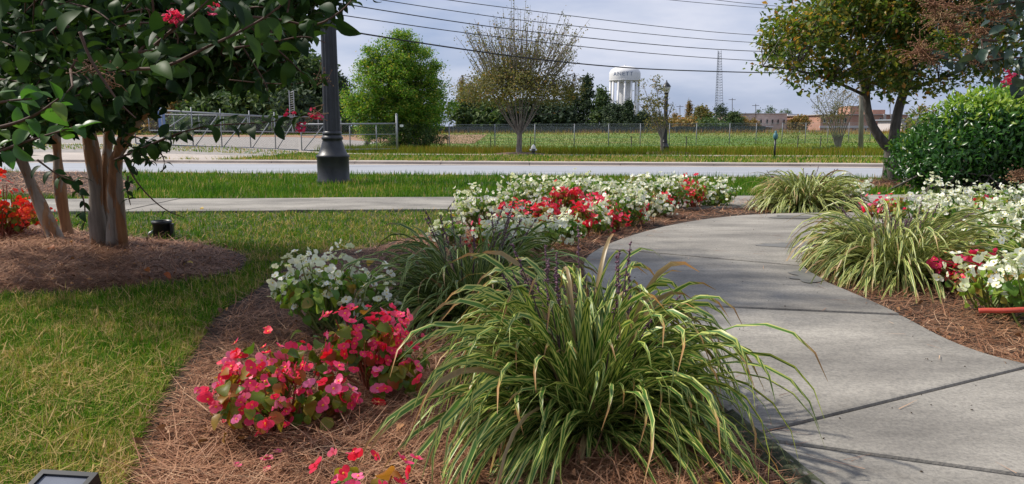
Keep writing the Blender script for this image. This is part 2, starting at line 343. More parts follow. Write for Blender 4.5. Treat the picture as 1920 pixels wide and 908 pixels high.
def place(root, name, Ts, M, mat, size, limit=300, minpx=10, stuffname=None, smooth=True):
    """pieces big enough in the picture become parts of their own; the rest one joined part"""
    n = len(M)
    if not n: return
    u, v, zc = proj(M[:, :3, 3]); px = np.where(zc > .2, size * np.linalg.norm(M[:, :3, 0], axis=1) * F / np.maximum(zc, .2), 0)
    vis = (u > -60) & (u < 1980) & (v > -60) & (v < 970); px = np.where(vis, px, 0)
    order = np.argsort(-px); pick = [i for i in order[:limit] if px[i] >= minpx]
    which = rng.integers(0, len(Ts), n); sel = np.zeros(n, bool); sel[pick] = True
    for i in pick: mesh_obj(name, template_mesh(name, Ts[which[i]], mat, smooth), M[i], root)
    mb = MB()
    for k, T in enumerate(Ts):
        m = (~sel) & (which == k)
        if m.any(): mb.inst(T, M[m], rng.random(m.sum()))
    if mb.V: mb.build(stuffname or name, mat, root, smooth, kind='stuff')

# ------------------------------------------------------------------ ground
def inside(poly, x, y):
    c = np.zeros(len(x), bool); n = len(poly)
    for i in range(n):
        x1, y1 = poly[i][:2]; x2, y2 = poly[(i + 1) % n][:2]
        m = ((y1 > y) != (y2 > y)) & (x < (x2 - x1) * (y - y1) / ((y2 - y1) if y2 != y1 else 1e-9) + x1); c ^= m
    return c
def edge_dist(poly, x, y):
    d = np.full(len(x), 1e9); n = len(poly)
    for i in range(n):
        a = np.array(poly[i][:2]); b = np.array(poly[(i + 1) % n][:2]); ab = b - a; L2 = (ab ** 2).sum() + 1e-9
        t = np.clip(((x - a[0]) * ab[0] + (y - a[1]) * ab[1]) / L2, 0, 1)
        d = np.minimum(d, np.hypot(x - a[0] - t * ab[0], y - a[1] - t * ab[1]))
    return d
def smooth_poly(pts, it=2):
    pts = [np.asarray(p[:2], float) for p in pts]
    for _ in range(it):
        q = []
        for i in range(len(pts)):
            a, b = pts[i], pts[(i + 1) % len(pts)]; q += [a * .75 + b * .25, a * .25 + b * .75]
        pts = q
    return pts
gx = np.concatenate([-np.geomspace(3000, 8, 26), np.linspace(-7, 7, 29), np.geomspace(8, 3000, 26)])
gs = np.array([-30, -4, 0, 2, 4, 6, 8, 10, 12.2, 12.34, 12.36, 14, 18, 22, 26.04, 26.06, 28, 31, 34, 38, 42, 45, 48, 54, 60, 68, 76, 86, 96, 104, 112, 130, 160, 220, 400, 900, 2000, 5000.])
X, S = np.meshgrid(gx, gs, indexing='ij'); Xc = np.clip(X, -60, 60); Y = S - SL * Xc
Z = terr(Xc, Y); Z = np.where((S > 12.35) & (S < 26.05), Z - .06, Z)
a, b = X.shape; i, j = np.meshgrid(np.arange(a - 1), np.arange(b - 1), indexing='ij')
Fq = np.stack([i * b + j, (i + 1) * b + j, (i + 1) * b + j + 1, i * b + j + 1], -1).reshape(-1, 4)
MB().add(np.stack([X, Y, Z], -1).reshape(-1, 3), Fq).build('ground', M_turf, kind='structure', smooth=True)
def sheet_s(name, s0, s1, x0, x1, mat, dz, ns=2, nx=60, kind='structure'):
    xs = np.linspace(x0, x1, nx); ss = np.linspace(s0, s1, ns); X, S = np.meshgrid(xs, ss, indexing='ij'); Y = S - SL * X
    V = np.stack([X, Y, terr(X, Y) + dz], -1).reshape(-1, 3); i, j = np.meshgrid(np.arange(nx - 1), np.arange(ns - 1), indexing='ij')
    return MB().add(V, np.stack([i * ns + j, (i + 1) * ns + j, (i + 1) * ns + j + 1, i * ns + j + 1], -1).reshape(-1, 4)).build(name, mat, kind=kind, smooth=True)
road = sheet_s('road', 12.5, 26.0, -60, 60, M_asph, 0)
def strip_box(mb, s0, s1, x0, x1, z0, z1):
    V = [[x, s - SL * x, z] for x in (x0, x1) for s, z in ((s0, z0), (s1, z0), (s1, z1), (s0, z1))]
    mb.add(V, np.array([[0, 1, 2, 3], [4, 7, 6, 5], [3, 2, 6, 7], [0, 3, 7, 4], [1, 5, 6, 2], [0, 4, 5, 1]]))
kn = thing('kerb', '', '', (0, 12.42, 0)); kf = thing('kerb', '', '', (0, 26.1, -.42))
for k in (kn, kf):
    del k['label']; del k['category']; k['kind'] = 'structure'
for q, x0 in enumerate(np.arange(-36, 36, 3.05)):
    mb = MB(); strip_box(mb, 12.34, 12.50, x0, x0 + 3.035, -.2, .012); mb.build('kerbstone', M_kerb, kn)
    mb = MB(); strip_box(mb, 26.0, 26.95, x0, x0 + 3.03, -.62, -.415 - .0003 * (q % 3)); mb.build('kerbstone', M_kerb, kf)
    mb = MB(); strip_box(mb, 25.35, 25.995, x0, x0 + 3.03, -.62, -.497); mb.build('gutter_slab', M_kerb, kf)
for x0 in (-1.0, 6.2, -14, 12.5):
    mb = MB(); xs = np.linspace(x0, x0 + 3.2, 5)
    V = [[x, s - SL * x, terr(x, s - SL * x) + .006] for x in xs for s in (15.0, 15.13)]
    mb.add(V, np.array([[2 * q, 2 * q + 2, 2 * q + 3, 2 * q + 1] for q in range(4)])); mb.build('lane_marking', M_white, road)
# far pavement, in slabs
fp = thing('pavement', '', '', (0, 38, -.6)); del fp['label']; del fp['category']; fp['kind'] = 'structure'
for q, x0 in enumerate(np.arange(-26, 26, 1.62)):
    mb = MB(); X0 = np.array([x0, x0 + 1.6]); V = [[x, s - SL * x, terr(x, s - SL * x) + z] for x in X0 for s, z in ((37.2, -.05), (38.7, -.05), (38.7, .02), (37.2, .02))]
    mb.add(V, np.array([[0, 1, 2, 3], [4, 7, 6, 5], [3, 2, 6, 7], [0, 3, 7, 4], [1, 5, 6, 2], [0, 4, 5, 1]])).build('slab', M_kerb, fp)
# near pavement
npv = thing('pavement', '', '', (0, 7.5, 0)); del npv['label']; del npv['category']; npv['kind'] = 'structure'
def navy(x): return 7.15 + .055 * x          # near edge
for q, x0 in enumerate(np.arange(-9.6, 11, 1.5)):
    x1 = x0 + 1.488; mb = MB(); zt = .024 + .004 * (q % 2)
    V = [[x, y, z] for x in (x0, x1) for y, z in ((navy(x), -.05), (navy(x) + 1.25, -.05), (navy(x) + 1.25, zt), (navy(x), zt))]
    mb.add(V, np.array([[0, 1, 2, 3], [4, 7, 6, 5], [3, 2, 6, 7], [0, 3, 7, 4], [1, 5, 6, 2], [0, 4, 5, 1]])).build('slab', M_conc, npv)
# curved garden path: left/right edges picked off the ground, cut into slabs
ZP = .055
PL = [P(u, v, z=ZP)[:2] for u, v in ((1760, 1080), (1600, 960), (1520, 900), (1478, 858), (1425, 815), (1360, 765), (1290, 700), (1215, 640), (1140, 572), (1098, 520), (1092, 488), (1120, 465), (1195, 437), (1290, 414), (1400, 402), (1500, 399), (1600, 398), (1750, 398), (1900, 398))]
PR = [P(u, v, z=ZP)[:2] for u, v in ((2700, 1080), (2450, 900), (2300, 800), (2100, 730), (1920, 678), (1850, 662), (1770, 632), (1690, 588), (1600, 548), (1530, 520), (1500, 492), (1512, 468), (1530, 445), (1570, 428), (1640, 418), (1700, 416), (1750, 416), (1820, 416), (1900, 416))]
def resample(p, n):
    p = np.array(p); d = np.concatenate([[0], np.cumsum(np.hypot(*np.diff(p, axis=0).T))]); t = np.linspace(0, d[-1], n)
    return np.stack([np.interp(t, d, p[:, 0]), np.interp(t, d, p[:, 1])], 1), d
path = thing('path', '', '', (1.5, 3, 0)); del path['label']; del path['category']; path['kind'] = 'structure'
def chaikin(p, it=2):
    p = [np.array(a) for a in p]
    for _ in range(it):
        q = [p[0]]
        for a, b in zip(p[:-1], p[1:]): q += [a * .75 + b * .25, a * .25 + b * .75]
        p = q + [p[-1]]
    return np.array(p)
PLs, PRs = chaikin(PL), chaikin(PR); path_poly = [tuple(p) for p in PLs] + [tuple(p) for p in PRs[::-1]]
J = [((1425, 822), (1920, 890)), ((1420, 810), (1920, 688)), ((1290, 571), (1700, 589)), ((1090, 462), (1530, 501)), ((1200, 419), (1560, 451))]
JW = [(P(*a, z=ZP)[:2], P(*b, z=ZP)[:2]) for a, b in J]
def clip_poly(poly, p, d, side, gap):
    """keep the side of the line through p along d, set back by gap"""
    n = np.array([-d[1], d[0]]) * side; n = n / np.linalg.norm(n); f = lambda q: (np.array(q) - p) @ n - gap; o = []
    for i in range(len(poly)):
        a, b = np.array(poly[i]), np.array(poly[(i + 1) % len(poly)]); fa, fb = f(a), f(b)
        if fa >= 0: o.append(a)
        if (fa >= 0) != (fb >= 0): o.append(a + (b - a) * fa / (fa - fb))
    return o
def slab(poly, zt=ZP, zb=-.04, name='slab', mat=None, parent=None, bev=.008):
    poly = np.array(poly)
    if len(poly) < 3: return
    c = poly.mean(0); ar = .5 * np.sum(poly[:, 0] * np.roll(poly[:, 1], -1) - poly[:, 1] * np.roll(poly[:, 0], -1))
    if ar < 0: poly = poly[::-1]
    import bmesh
    bm = bmesh.new(); vs_ = [bm.verts.new((x, y, zt)) for x, y in poly]
    try: f = bm.faces.new(vs_)
    except ValueError: return
    bmesh.ops.remove_doubles(bm, verts=bm.verts, dist=.004)
    ex = bmesh.ops.extrude_face_region(bm, geom=list(bm.faces)); 
    for v in [g for g in ex['geom'] if isinstance(g, bmesh.types.BMVert)]: v.co.z = zb
    bmesh.ops.recalc_face_normals(bm, faces=bm.faces)
    es = [e for e in bm.edges if all(abs(v.co.z - zt) < 1e-4 for v in e.verts)]
    try: bmesh.ops.bevel(bm, geom=es, offset=bev, segments=2, affect='EDGES', profile=.6)
    except Exception: pass
    me = bpy.data.meshes.new(name); bm.to_mesh(me); bm.free(); me.materials.append(mat or M_conc)
    o = bpy.data.objects.new(name, me); col.objects.link(o); o.parent = parent or path; o.matrix_parent_inverse = Matrix.Translation(-o.parent.location)
    return o
GAP = .0095
cur = path_poly
# from the camera outwards: everything below joint 0, then slices
def cut(poly, a, b): 
    d = b - a; return clip_poly(poly, a, d, -1, GAP), clip_poly(poly, a, d, 1, GAP)
near, rest = cut(cur, *JW[0]); slab(near)
wedge, rest2 = cut(rest, *JW[1])
slab(wedge)
a_, rest3 = cut(rest2, *JW[2]); slab(a_, ZP - .003)
a_, rest4 = cut(rest3, *JW[3]); slab(a_)
a_, rest5 = cut(rest4, *JW[4]); slab(a_, ZP + .002)
for u in (1620, 1780):
    p0 = P(u, 398, z=ZP)[:2]; a_, rest5 = cut(rest5, p0 + np.array([0, .5]), p0 - np.array([0.0, .5])); 
    slab(a_ if np.mean([q[0] for q in a_]) < p0[0] else rest5)
    rest5 = rest5 if np.mean([q[0] for q in a_]) < p0[0] else a_
slab(rest5)
def blob(c, rx, ry, rz=0, n=28, jag=.18, z=ZP + .003, name='wet_patch', mat=None, parent=None):
    th = np.arange(n) * 2 * math.pi / n; r = 1 + jag * (np.sin(th * 3 + c[0] * 9) * .6 + np.sin(th * 5 + c[1] * 7) * .4 + rng.normal(0, .25, n))
    x, y = r * np.cos(th) * rx, r * np.sin(th) * ry; ca, sa = math.cos(rz), math.sin(rz)
    V = np.stack([c[0] + x * ca - y * sa, c[1] + x * sa + y * ca, np.full(n, z)], 1); V = np.vstack([V, [c[0], c[1], z]])
    k = np.arange(n); return MB().add(V, np.stack([k, (k + 1) % n, np.full(n, n)], 1)).build(name, mat or M_wet, parent or path)
def clipped_blob(c, rx, ry, rz):
    n = 40; th = np.arange(n) * 2 * math.pi / n; r_ = 1 + .22 * np.sin(th * 3 + c[0] * 9) + .13 * np.sin(th * 7 + c[1] * 7) + rng.normal(0, .07, n)
    x, y = r_ * np.cos(th) * rx, r_ * np.sin(th) * ry; ca, sa = math.cos(rz), math.sin(rz); X_, Y_ = x * ca - y * sa, x * sa + y * ca
    pp = [tuple(q) for q in path_poly]; f = np.ones(n)
    for _ in range(30):
        o_ = ~inside(pp, c[0] + X_ * f * 1.06, c[1] + Y_ * f * 1.06); f[o_] *= .9
    V = np.stack([c[0] + X_ * f, c[1] + Y_ * f, np.full(n, ZP + .004)], 1); V = np.vstack([V, [c[0], c[1], ZP + .004]]); k = np.arange(n)
    MB().add(V, np.stack([k, (k + 1) % n, np.full(n, n)], 1)).build('wet_patch', M_wet, path)
for (u, v, rx, ry, rz) in ((1530, 520, .14, .14, -.4), (1490, 462, .20, .10, -.3), (1500, 408, .25, .10, -.1)): clipped_blob(P(u, v, z=ZP), rx, ry, rz)
m_ = 420; q = np.stack([rng.uniform(.2, 3.2, m_), rng.uniform(1.2, 6.5, m_)], 1); q = q[inside([tuple(a) for a in path_poly], q[:, 0], q[:, 1])]; m_ = len(q)
Mq = frames(np.column_stack([q, np.full(m_, ZP + .002)]), rng.normal(0, .3, (m_, 3)) + [0, 0, 1], rng.uniform(0, 6, m_), rng.uniform(.0008, .0026, m_)); Mq[:, :3, 0] *= rng.uniform(1, 2.5, m_)[:, None]
tag(MB().inst(T_octa, Mq, rng.random(m_)).build('path_debris', plain('debris', (.06, .045, .03), .9), kind='stuff'), 'tiny dark crumbs and seeds scattered over the concrete path', 'debris')

ed = np.array([P(u, v, z=ZP)[:2] for u, v in ((1700, 1040), (1600, 960), (1545, 918), (1500, 880), (1465, 850), (1425, 818), (1395, 795), (1365, 770))]); ed = chaikin(ed, 2)
tn = np.gradient(ed, axis=0); tn /= np.linalg.norm(tn, axis=1)[:, None]; nn = np.stack([-tn[:, 1], tn[:, 0]], 1); m_ = len(ed)
if (nn[0] @ (np.array([-1, 0]))) < 0: nn = -nn
V = []
for k_, (o_, z_) in enumerate(((-.012, ZP + .004), (.008, ZP - .004), (.03, ZP - .022), (.05, .012), (.06, -.02))):
    j_ = rng.normal(0, .006, m_) * (k_ > 0); V.append(np.column_stack([ed + nn * (o_ + j_)[:, None], np.full(m_, z_) + rng.normal(0, .004, m_) * (k_ > 0)]))
V = np.stack(V, 1).reshape(-1, 3); i_, j_ = np.meshgrid(np.arange(m_ - 1), np.arange(4), indexing='ij')
MB().add(V, np.stack([i_ * 5 + j_, (i_ + 1) * 5 + j_, (i_ + 1) * 5 + j_ + 1, i_ * 5 + j_ + 1], -1).reshape(-1, 4)).build('mossy_edge', M_moss, path, True)
# ------------------------------------------------------------------ beds (pine straw)
def pxpoly(pts, z=0): return smooth_poly([P(u, v, z=z) for u, v in pts], 2)
bed_main = pxpoly([(150, 1150), (228, 940), (262, 830), (310, 730), (372, 655), (405, 590), (470, 556), (540, 500), (620, 470), (690, 470), (745, 452), (800, 440), (850, 420), (870, 395), (950, 372), (1060, 362), (1200, 360), (1340, 372), (1440, 378), (1560, 380), (1640, 384), (1640, 400), (1500, 402), (1400, 405), (1290, 417), (1195, 440), (1125, 470), (1110, 500), (1160, 560), (1250, 640), (1400, 770), (1490, 860), (1620, 950), (1800, 1150)])
bed_left = pxpoly([(-400, 430), (-100, 415), (40, 418), (110, 430), (230, 445), (330, 452), (430, 468), (475, 490), (440, 520), (330, 535), (220, 545), (130, 556), (20, 552), (-120, 560), (-500, 560)])
bed_right = pxpoly([(1500, 440), (1545, 432), (1700, 422), (1900, 405), (2300, 405), (2600, 560), (2500, 760), (2000, 760), (1850, 700), (1750, 670), (1640, 610), (1560, 570), (1490, 525), (1480, 480)])
bed_lback = pxpoly([(-300, 335), (60, 322), (205, 325), (250, 345), (262, 362), (200, 374), (-100, 372), (-400, 372)])
bed_tree = pxpoly([(1560, 347), (1640, 340), (1750, 338), (1900, 338), (1900, 356), (1700, 357), (1600, 355)])
def bed(name, poly, z0):
    import bmesh
    bm = bmesh.new(); f = bm.faces.new([bm.verts.new((x, y, z0)) for x, y in poly]); bmesh.ops.triangulate(bm, faces=[f])
    me = bpy.data.meshes.new(name); bm.to_mesh(me); bm.free(); me.materials.append(M_soil); o = bpy.data.objects.new(name, me); col.objects.link(o); o['kind'] = 'structure'
for nm, pl in (('flower_bed', bed_main), ('flower_bed', bed_left), ('flower_bed', bed_right), ('flower_bed', bed_lback), ('flower_bed', bed_tree)): bed(nm, pl, .006)
def sample(poly, n, view=True, power=1.0):
    """points in the polygon, denser near the camera"""
    a = np.array(poly); lo, hi = a.min(0), a.max(0); lo = np.maximum(lo, [-12, .6]); hi = np.minimum(hi, [12, 40]); out_ = []
    got = 0
    while got < n:
        k = n * 6; u_ = rng.random(k)
        y = 1 / (1 / lo[1] + u_ * (1 / hi[1] - 1 / lo[1])) if power else lo[1] + u_ * (hi[1] - lo[1])
        x = lo[0] + rng.random(k) * (hi[0] - lo[0]); m = inside(poly, x, y)
        if view: m &= (np.abs(x) < y * .74 + .25)
        x, y = x[m], y[m]; out_.append(np.stack([x, y], 1)); got += len(x)
    return np.concatenate(out_)[:n]
def ribbons(base, heading, lean, bend, length, width, nseg, rnd, side_up=0.0, droop=None):
    """vectorised blades: base (n,3). returns MB pieces"""
    n = len(base); t = np.linspace(0, 1, nseg + 1); ang = lean[:, None] + bend[:, None] * t[None]
    dl = (length / nseg)[:, None]; dx = np.sin(ang) * dl; dz = np.cos(ang) * dl
    x = np.concatenate([np.zeros((n, 1)), np.cumsum(dx[:, :-1], 1)], 1); z = np.concatenate([np.zeros((n, 1)), np.cumsum(dz[:, :-1], 1)], 1)
    h = np.stack([np.cos(heading), np.sin(heading)], 1); sd_ = np.stack([-h[:, 1], h[:, 0]], 1)
    wv = width[:, None] * .5 * np.maximum(.12, 1 - t[None] ** 2)
    C = np.concatenate([base[:, None, :2] + h[:, None] * x[..., None], (base[:, 2:3] + z)[..., None]], 2)
    off = np.concatenate([sd_[:, None] * wv[..., None], np.zeros((n, nseg + 1, 1))], 2)
    V = np.stack([C - off, C + off], 2).reshape(n, -1, 3); k = 2 * (nseg + 1)
    i = np.arange(nseg)[:, None] * 2; Fq = (i + np.array([0, 1, 3, 2]))
    return V.reshape(-1, 3), (Fq[None] + (np.arange(n) * k)[:, None, None]).reshape(-1, 4), np.repeat(rnd, k)
def straw(poly, n, edge=.06, long=.13, width=.0025, zbase=.008, pile=.035):
    p = sample(poly, n); d = edge_dist(poly, p[:, 0], p[:, 1]); p = p[(d > edge * rng.uniform(.4, 1.3, len(d)))]; n = len(p); d = edge_dist(poly, p[:, 0], p[:, 1])
    cl = .5 + .5 * np.sin(p[:, 0] * 9 + 2 * np.sin(p[:, 1] * 7)) * np.cos(p[:, 1] * 8 + p[:, 0] * 3)
    hgt = zbase + rng.random(n) ** 1.5 * pile * (.35 + .8 * cl) * np.clip(d / .15, .2, 1); sc = np.clip(p[:, 1] / 3.2, 1, 2.6)
    base = np.column_stack([p, hgt]); lean = rng.normal(R(88), R(9), n); bend = rng.normal(0, R(6), n)
    V, Fc, r = ribbons(base, rng.uniform(0, 2 * math.pi, n) + cl, lean, bend, long * rng.uniform(.5, 1.3, n), width * sc * rng.uniform(.7, 1.5, n), 3, np.clip(rng.beta(2, 2.3, n) * .9 + .15 * cl - .05, 0, 1))
    k = len(V) // n; hb = rng.normal(0, .35, n)          # sideways curve so needles are not ruler straight
    t = np.repeat(np.linspace(0, 1, k // 2), 2); hd = rng.uniform(0, 2 * math.pi, n)
    V = V.reshape(n, k, 3); V[..., :2] += (np.stack([np.cos(hd), np.sin(hd)], 1) * (.02 * rng.normal(size=n))[:, None])[:, None] * ((t - .5) ** 2 * 4)[None, :, None]
    V[..., 2] = np.maximum(V[..., 2], zbase * .7 + .002)
    return V.reshape(-1, 3), Fc, r
for pl, n, ln in ((bed_main, 62000, .14), (bed_left, 26000, .14), (bed_right, 12000, .12)):
    mb = MB(); mb.add(*straw(pl, n, long=ln)); o = mb.build('pine_straw', M_straw, kind='stuff')
    tag(o, {62000: 'brown pine straw mulch around the begonias and the big front clump', 26000: 'brown pine straw mulch under the crape myrtle trunks', 12000: 'dark brown pine straw mulch right of the curved path'}[n], 'mulch')
for pl, n, lb in ((bed_lback, 5000, 'grey brown mulch between pavement and road at far left'), (bed_tree, 4000, 'grey brown mulch under the forked tree by the road')):
    mb = MB(); mb.add(*straw(pl, n, long=.13, width=.004, pile=.06)); o = mb.build('mulch', M_straw, kind='stuff'); tag(o, lb, 'mulch')

for pl, m_ in ((bed_main, 260), (bed_left, 200), (bed_right, 90)):
    q = sample(pl, m_); Mq = frames(np.column_stack([q, rng.uniform(.03, .05, m_)]), rng.normal(0, .5, (m_, 3)) + [0, 0, 1], rng.uniform(0, 6, m_), rng.uniform(.012, .032, m_))
    tag(MB().inst(T_myr[1], Mq, rng.random(m_)).build('leaf_litter', M_litter, kind='stuff'), {260: 'small dead leaf bits strewn over the main bed straw', 200: 'small dead leaf bits under the crape myrtle', 90: 'small dead leaf bits on the right bed straw'}[m_], 'leaf litter')
m_ = 1500; q = np.stack([rng.uniform(-.2, 3.6, m_), rng.uniform(1.2, 7.0, m_)], 1); pp_ = [tuple(a) for a in path_poly]; q = q[inside(pp_, q[:, 0], q[:, 1])]; q = q[rng.random(len(q)) < np.exp(-edge_dist(pp_, q[:, 0], q[:, 1]) / .13) + .02]; m_ = len(q)
V, Fc, r_ = ribbons(np.column_stack([q, np.full(m_, ZP + .003)]), rng.uniform(0, 6.28, m_), np.full(m_, R(89)), rng.normal(0, R(2), m_), rng.uniform(.03, .11, m_), .0024 * np.clip(q[:, 1] / 3, 1, 2), 2, rng.random(m_)); V[:, 2] = np.maximum(V[:, 2], ZP + .002)
tag(MB().add(V, Fc, r_).build('stray_needles', M_straw, kind='stuff'), 'stray pine needles lying on the edges of the concrete path', 'needles')
# ------------------------------------------------------------------ grass
def grass(n, ymin, ymax, hgt, wid, name, label, nseg=2, keep=None, dry=.35, far=False, mat=None, smin=None, smax=None):
    p = []
    got = 0
    while got < n:
        k = n * 3; y = 1 / (1 / ymin + rng.random(k) * (1 / ymax - 1 / ymin)); x = (rng.random(k) * 2 - 1) * (y * .72 + .3); m = keep(x, y); x, y = x[m], y[m]
        p.append(np.stack([x, y], 1)); got += len(x)
    p = np.concatenate(p)[:n]; x, y = p.T
    pat = np.sin(x * 2.1 + 1.3 * np.sin(y * 1.7)) * np.cos(y * 1.9 + np.sin(x * 3.1)) * .5 + .5 * np.sin(x * 6.3 + y * 4.1) * np.sin(y * 7.7 - x * 2.2)
    pt2 = np.clip(.5 + 1.6 * (np.sin(x * 3.3 + 2.1 * np.sin(y * 2.3 + 1)) * np.sin(y * 3.9 + 1.4 * np.sin(x * 4.7)) - .35), 0, 1)
    rnd = np.clip(rng.beta(1.6, 2.8, n) * .5 + pt2 * .26 * dry + .22 * (pat * .5 + .5) * dry * 2 + (rng.random(n) < dry * .35 * (1 + pat)) * .42, 0, 1)
    cell = .045 * np.clip(ymin / 1.1, 1, 30); hsh = np.modf(np.abs(np.sin(np.floor(x / cell + .3 * np.sin(y * 40)) * 12.9898 + np.floor(y / cell) * 78.233) * 43758.5453))[0]
    rnd = np.clip(rnd + (hsh - .45) * .42, 0, 1); kp = rng.random(n) < .35 + .65 * np.modf(hsh * 7.13)[0] + .3 * pat; x, y, rnd, pat, hsh = x[kp], y[kp], rnd[kp], pat[kp], hsh[kp]; n = len(x)
    base = np.column_stack([x, y, terr(x, y) + 0.0]); lh = hgt * rng.uniform(.45, 1.25, n) * (1 - .25 * pat)
    V, Fc, r = ribbons(base, rng.uniform(0, 2 * math.pi, n), np.abs(rng.normal(R(30), R(26), n)), rng.normal(R(45), R(30), n), lh, wid * np.clip(y / 3.5, 1, 99) * rng.uniform(.7, 1.4, n), nseg, rnd)
    o = MB().add(V, Fc, r).build(name, mat or M_grass, kind='stuff'); return tag(o, label, 'grass')
def lawn_near(x, y):
    m = (y < navy(x) - .02)
    for pl in (bed_main, bed_left, bed_right): m &= ~inside(pl, x, y)
    pp = [tuple(q) for q in path_poly]; m &= ~inside(pp, x, y); return m & (x < .1)
grass(250000, 1.1, 7.1, .049, .0031, 'lawn_grass', 'patchy green and straw coloured lawn left of the flower beds', keep=lawn_near, dry=.6)
n = 10000; q = []; got = 0
while got < n:
    y = 1 / (1 / 1.1 + rng.random(n * 2) * (1 / 7.1 - 1 / 1.1)); x = (rng.random(n * 2) * 2 - 1) * (y * .72 + .3); m = lawn_near(x, y) & (rng.random(n * 2) < .35 + .65 * np.clip(np.sin(x * 4.3 + 1.7 * np.sin(y * 3.1)) * np.cos(y * 5.2 - x), 0, 1)); q.append(np.stack([x[m], y[m]], 1)); got += m.sum()
q = np.concatenate(q)[:n]; V, Fc, r_ = ribbons(np.column_stack([q, rng.uniform(.008, .04, n)]), rng.uniform(0, 6.28, n), rng.normal(R(78), R(14), n), rng.normal(R(8), R(10), n), rng.uniform(.03, .085, n), .0026 * np.clip(q[:, 1] / 3, 1, 3) * rng.uniform(.7, 1.4, n), 2, rng.uniform(.62, 1, n))
tag(MB().add(V, Fc, r_).build('dead_grass', M_grass, kind='stuff'), 'dry straw coloured grass blades lying in the near lawn', 'grass')
def lawn_mid(x, y):
    s = y + SL * x; m = (y > navy(x) + 1.28) & (s < 12.36)
    for pl in (bed_lback, bed_tree): m &= ~inside(pl, x, y)
    return m
grass(75000, 7.6, 14.5, .085, .0036, 'lawn_grass', 'sunlit green lawn strip between pavement and road', nseg=1, keep=lawn_mid, dry=.45)
def strip_far(x, y):
    s = y + SL * x; return ((s > 26.98) & (s < 37.15)) & ~((x < -10.8) & (s < 33))
grass(45000, 23, 44, .12, .0042, 'verge_grass', 'yellow green grass verge across the road', nseg=1, keep=strip_far, dry=.9)

m_ = 2600; xk = rng.uniform(-14, 16, m_); sk = 26.93 + rng.normal(0, .07, m_); yk = sk - SL * xk; kk = np.sin(xk * 1.7) + np.sin(xk * 4.1 + 1) > rng.normal(-.2, .8, m_); xk, sk, yk = xk[kk], sk[kk], yk[kk]; m_ = len(xk)
V, Fc, r_ = ribbons(np.column_stack([xk, yk, np.full(m_, -.42)]), rng.uniform(0, 6.28, m_), np.abs(rng.normal(R(40), R(20), m_)), rng.normal(R(40), R(20), m_), rng.uniform(.08, .2, m_), np.full(m_, .035), 1, rng.uniform(.3, 1, m_)); tag(MB().add(V, Fc, r_).build('verge_grass', M_grass, kind='stuff'), 'ragged grass creeping over the far kerb', 'grass')
# field
sheet_s('field', 38.75, 111, -50, 60, M_field, .004, 40, 60)
sheet_s('driveway', 26.96, 31.5, -45, -10.6, M_kerb, .010, 6, 30); sheet_s('gravel_verge', 31.5, 37.15, -45, -10.6, M_gravel, .012, 8, 30)
lot = sheet_s('gravel_lot', 39.0, 66, -45, -10.5, M_gravel, .012, 20, 30)
sheet_s('red_soil_patch', 60, 92, -40, -3, M_redsoil, .02, 16, 30)
def field_keep(x, y):
    s = y + SL * x; return (s > 38.8) & (s < 111) & ~((x < -10.5) & (s < 66))
n = 90000; p = []
got = 0
while got < n:
    k = n * 3; y = 1 / (1 / 34. + rng.random(k) * (1 / 120. - 1 / 34.)); x = (rng.random(k) * 2 - 1) * (y * .72); m = field_keep(x, y); p.append(np.stack([x[m], y[m]], 1)); got += m.sum()
p = np.concatenate(p)[:n]; x, y = p.T; s = y + SL * x
back = sm((s - 88) / 18); front = 1 - sm((s - 44) / 7)
rnd = np.clip(rng.beta(2, 3, n) * .5 + .34 * front * rng.random(n) + .14 * np.sin(x * .35 + 1.2 * np.sin(y * .13)) * np.cos(y * .21) + back * rng.uniform(.3, .75, n), 0, 1)
V, Fc, r = ribbons(np.column_stack([x, y, terr(x, y)]), rng.uniform(0, 6.28, n), np.abs(rng.normal(R(10), R(14), n)), rng.normal(R(20), R(20), n), (.11 + .22 * front + .42 * back) * rng.uniform(.5, 1.4, n), .03 * (y / 45) * rng.uniform(.6, 1.4, n), 1, rnd)
tag(MB().add(V, Fc, r).build('field_grass', M_fieldg, kind='stuff'), 'rough field grass with rusty seed heads behind the chain link fence', 'grass')

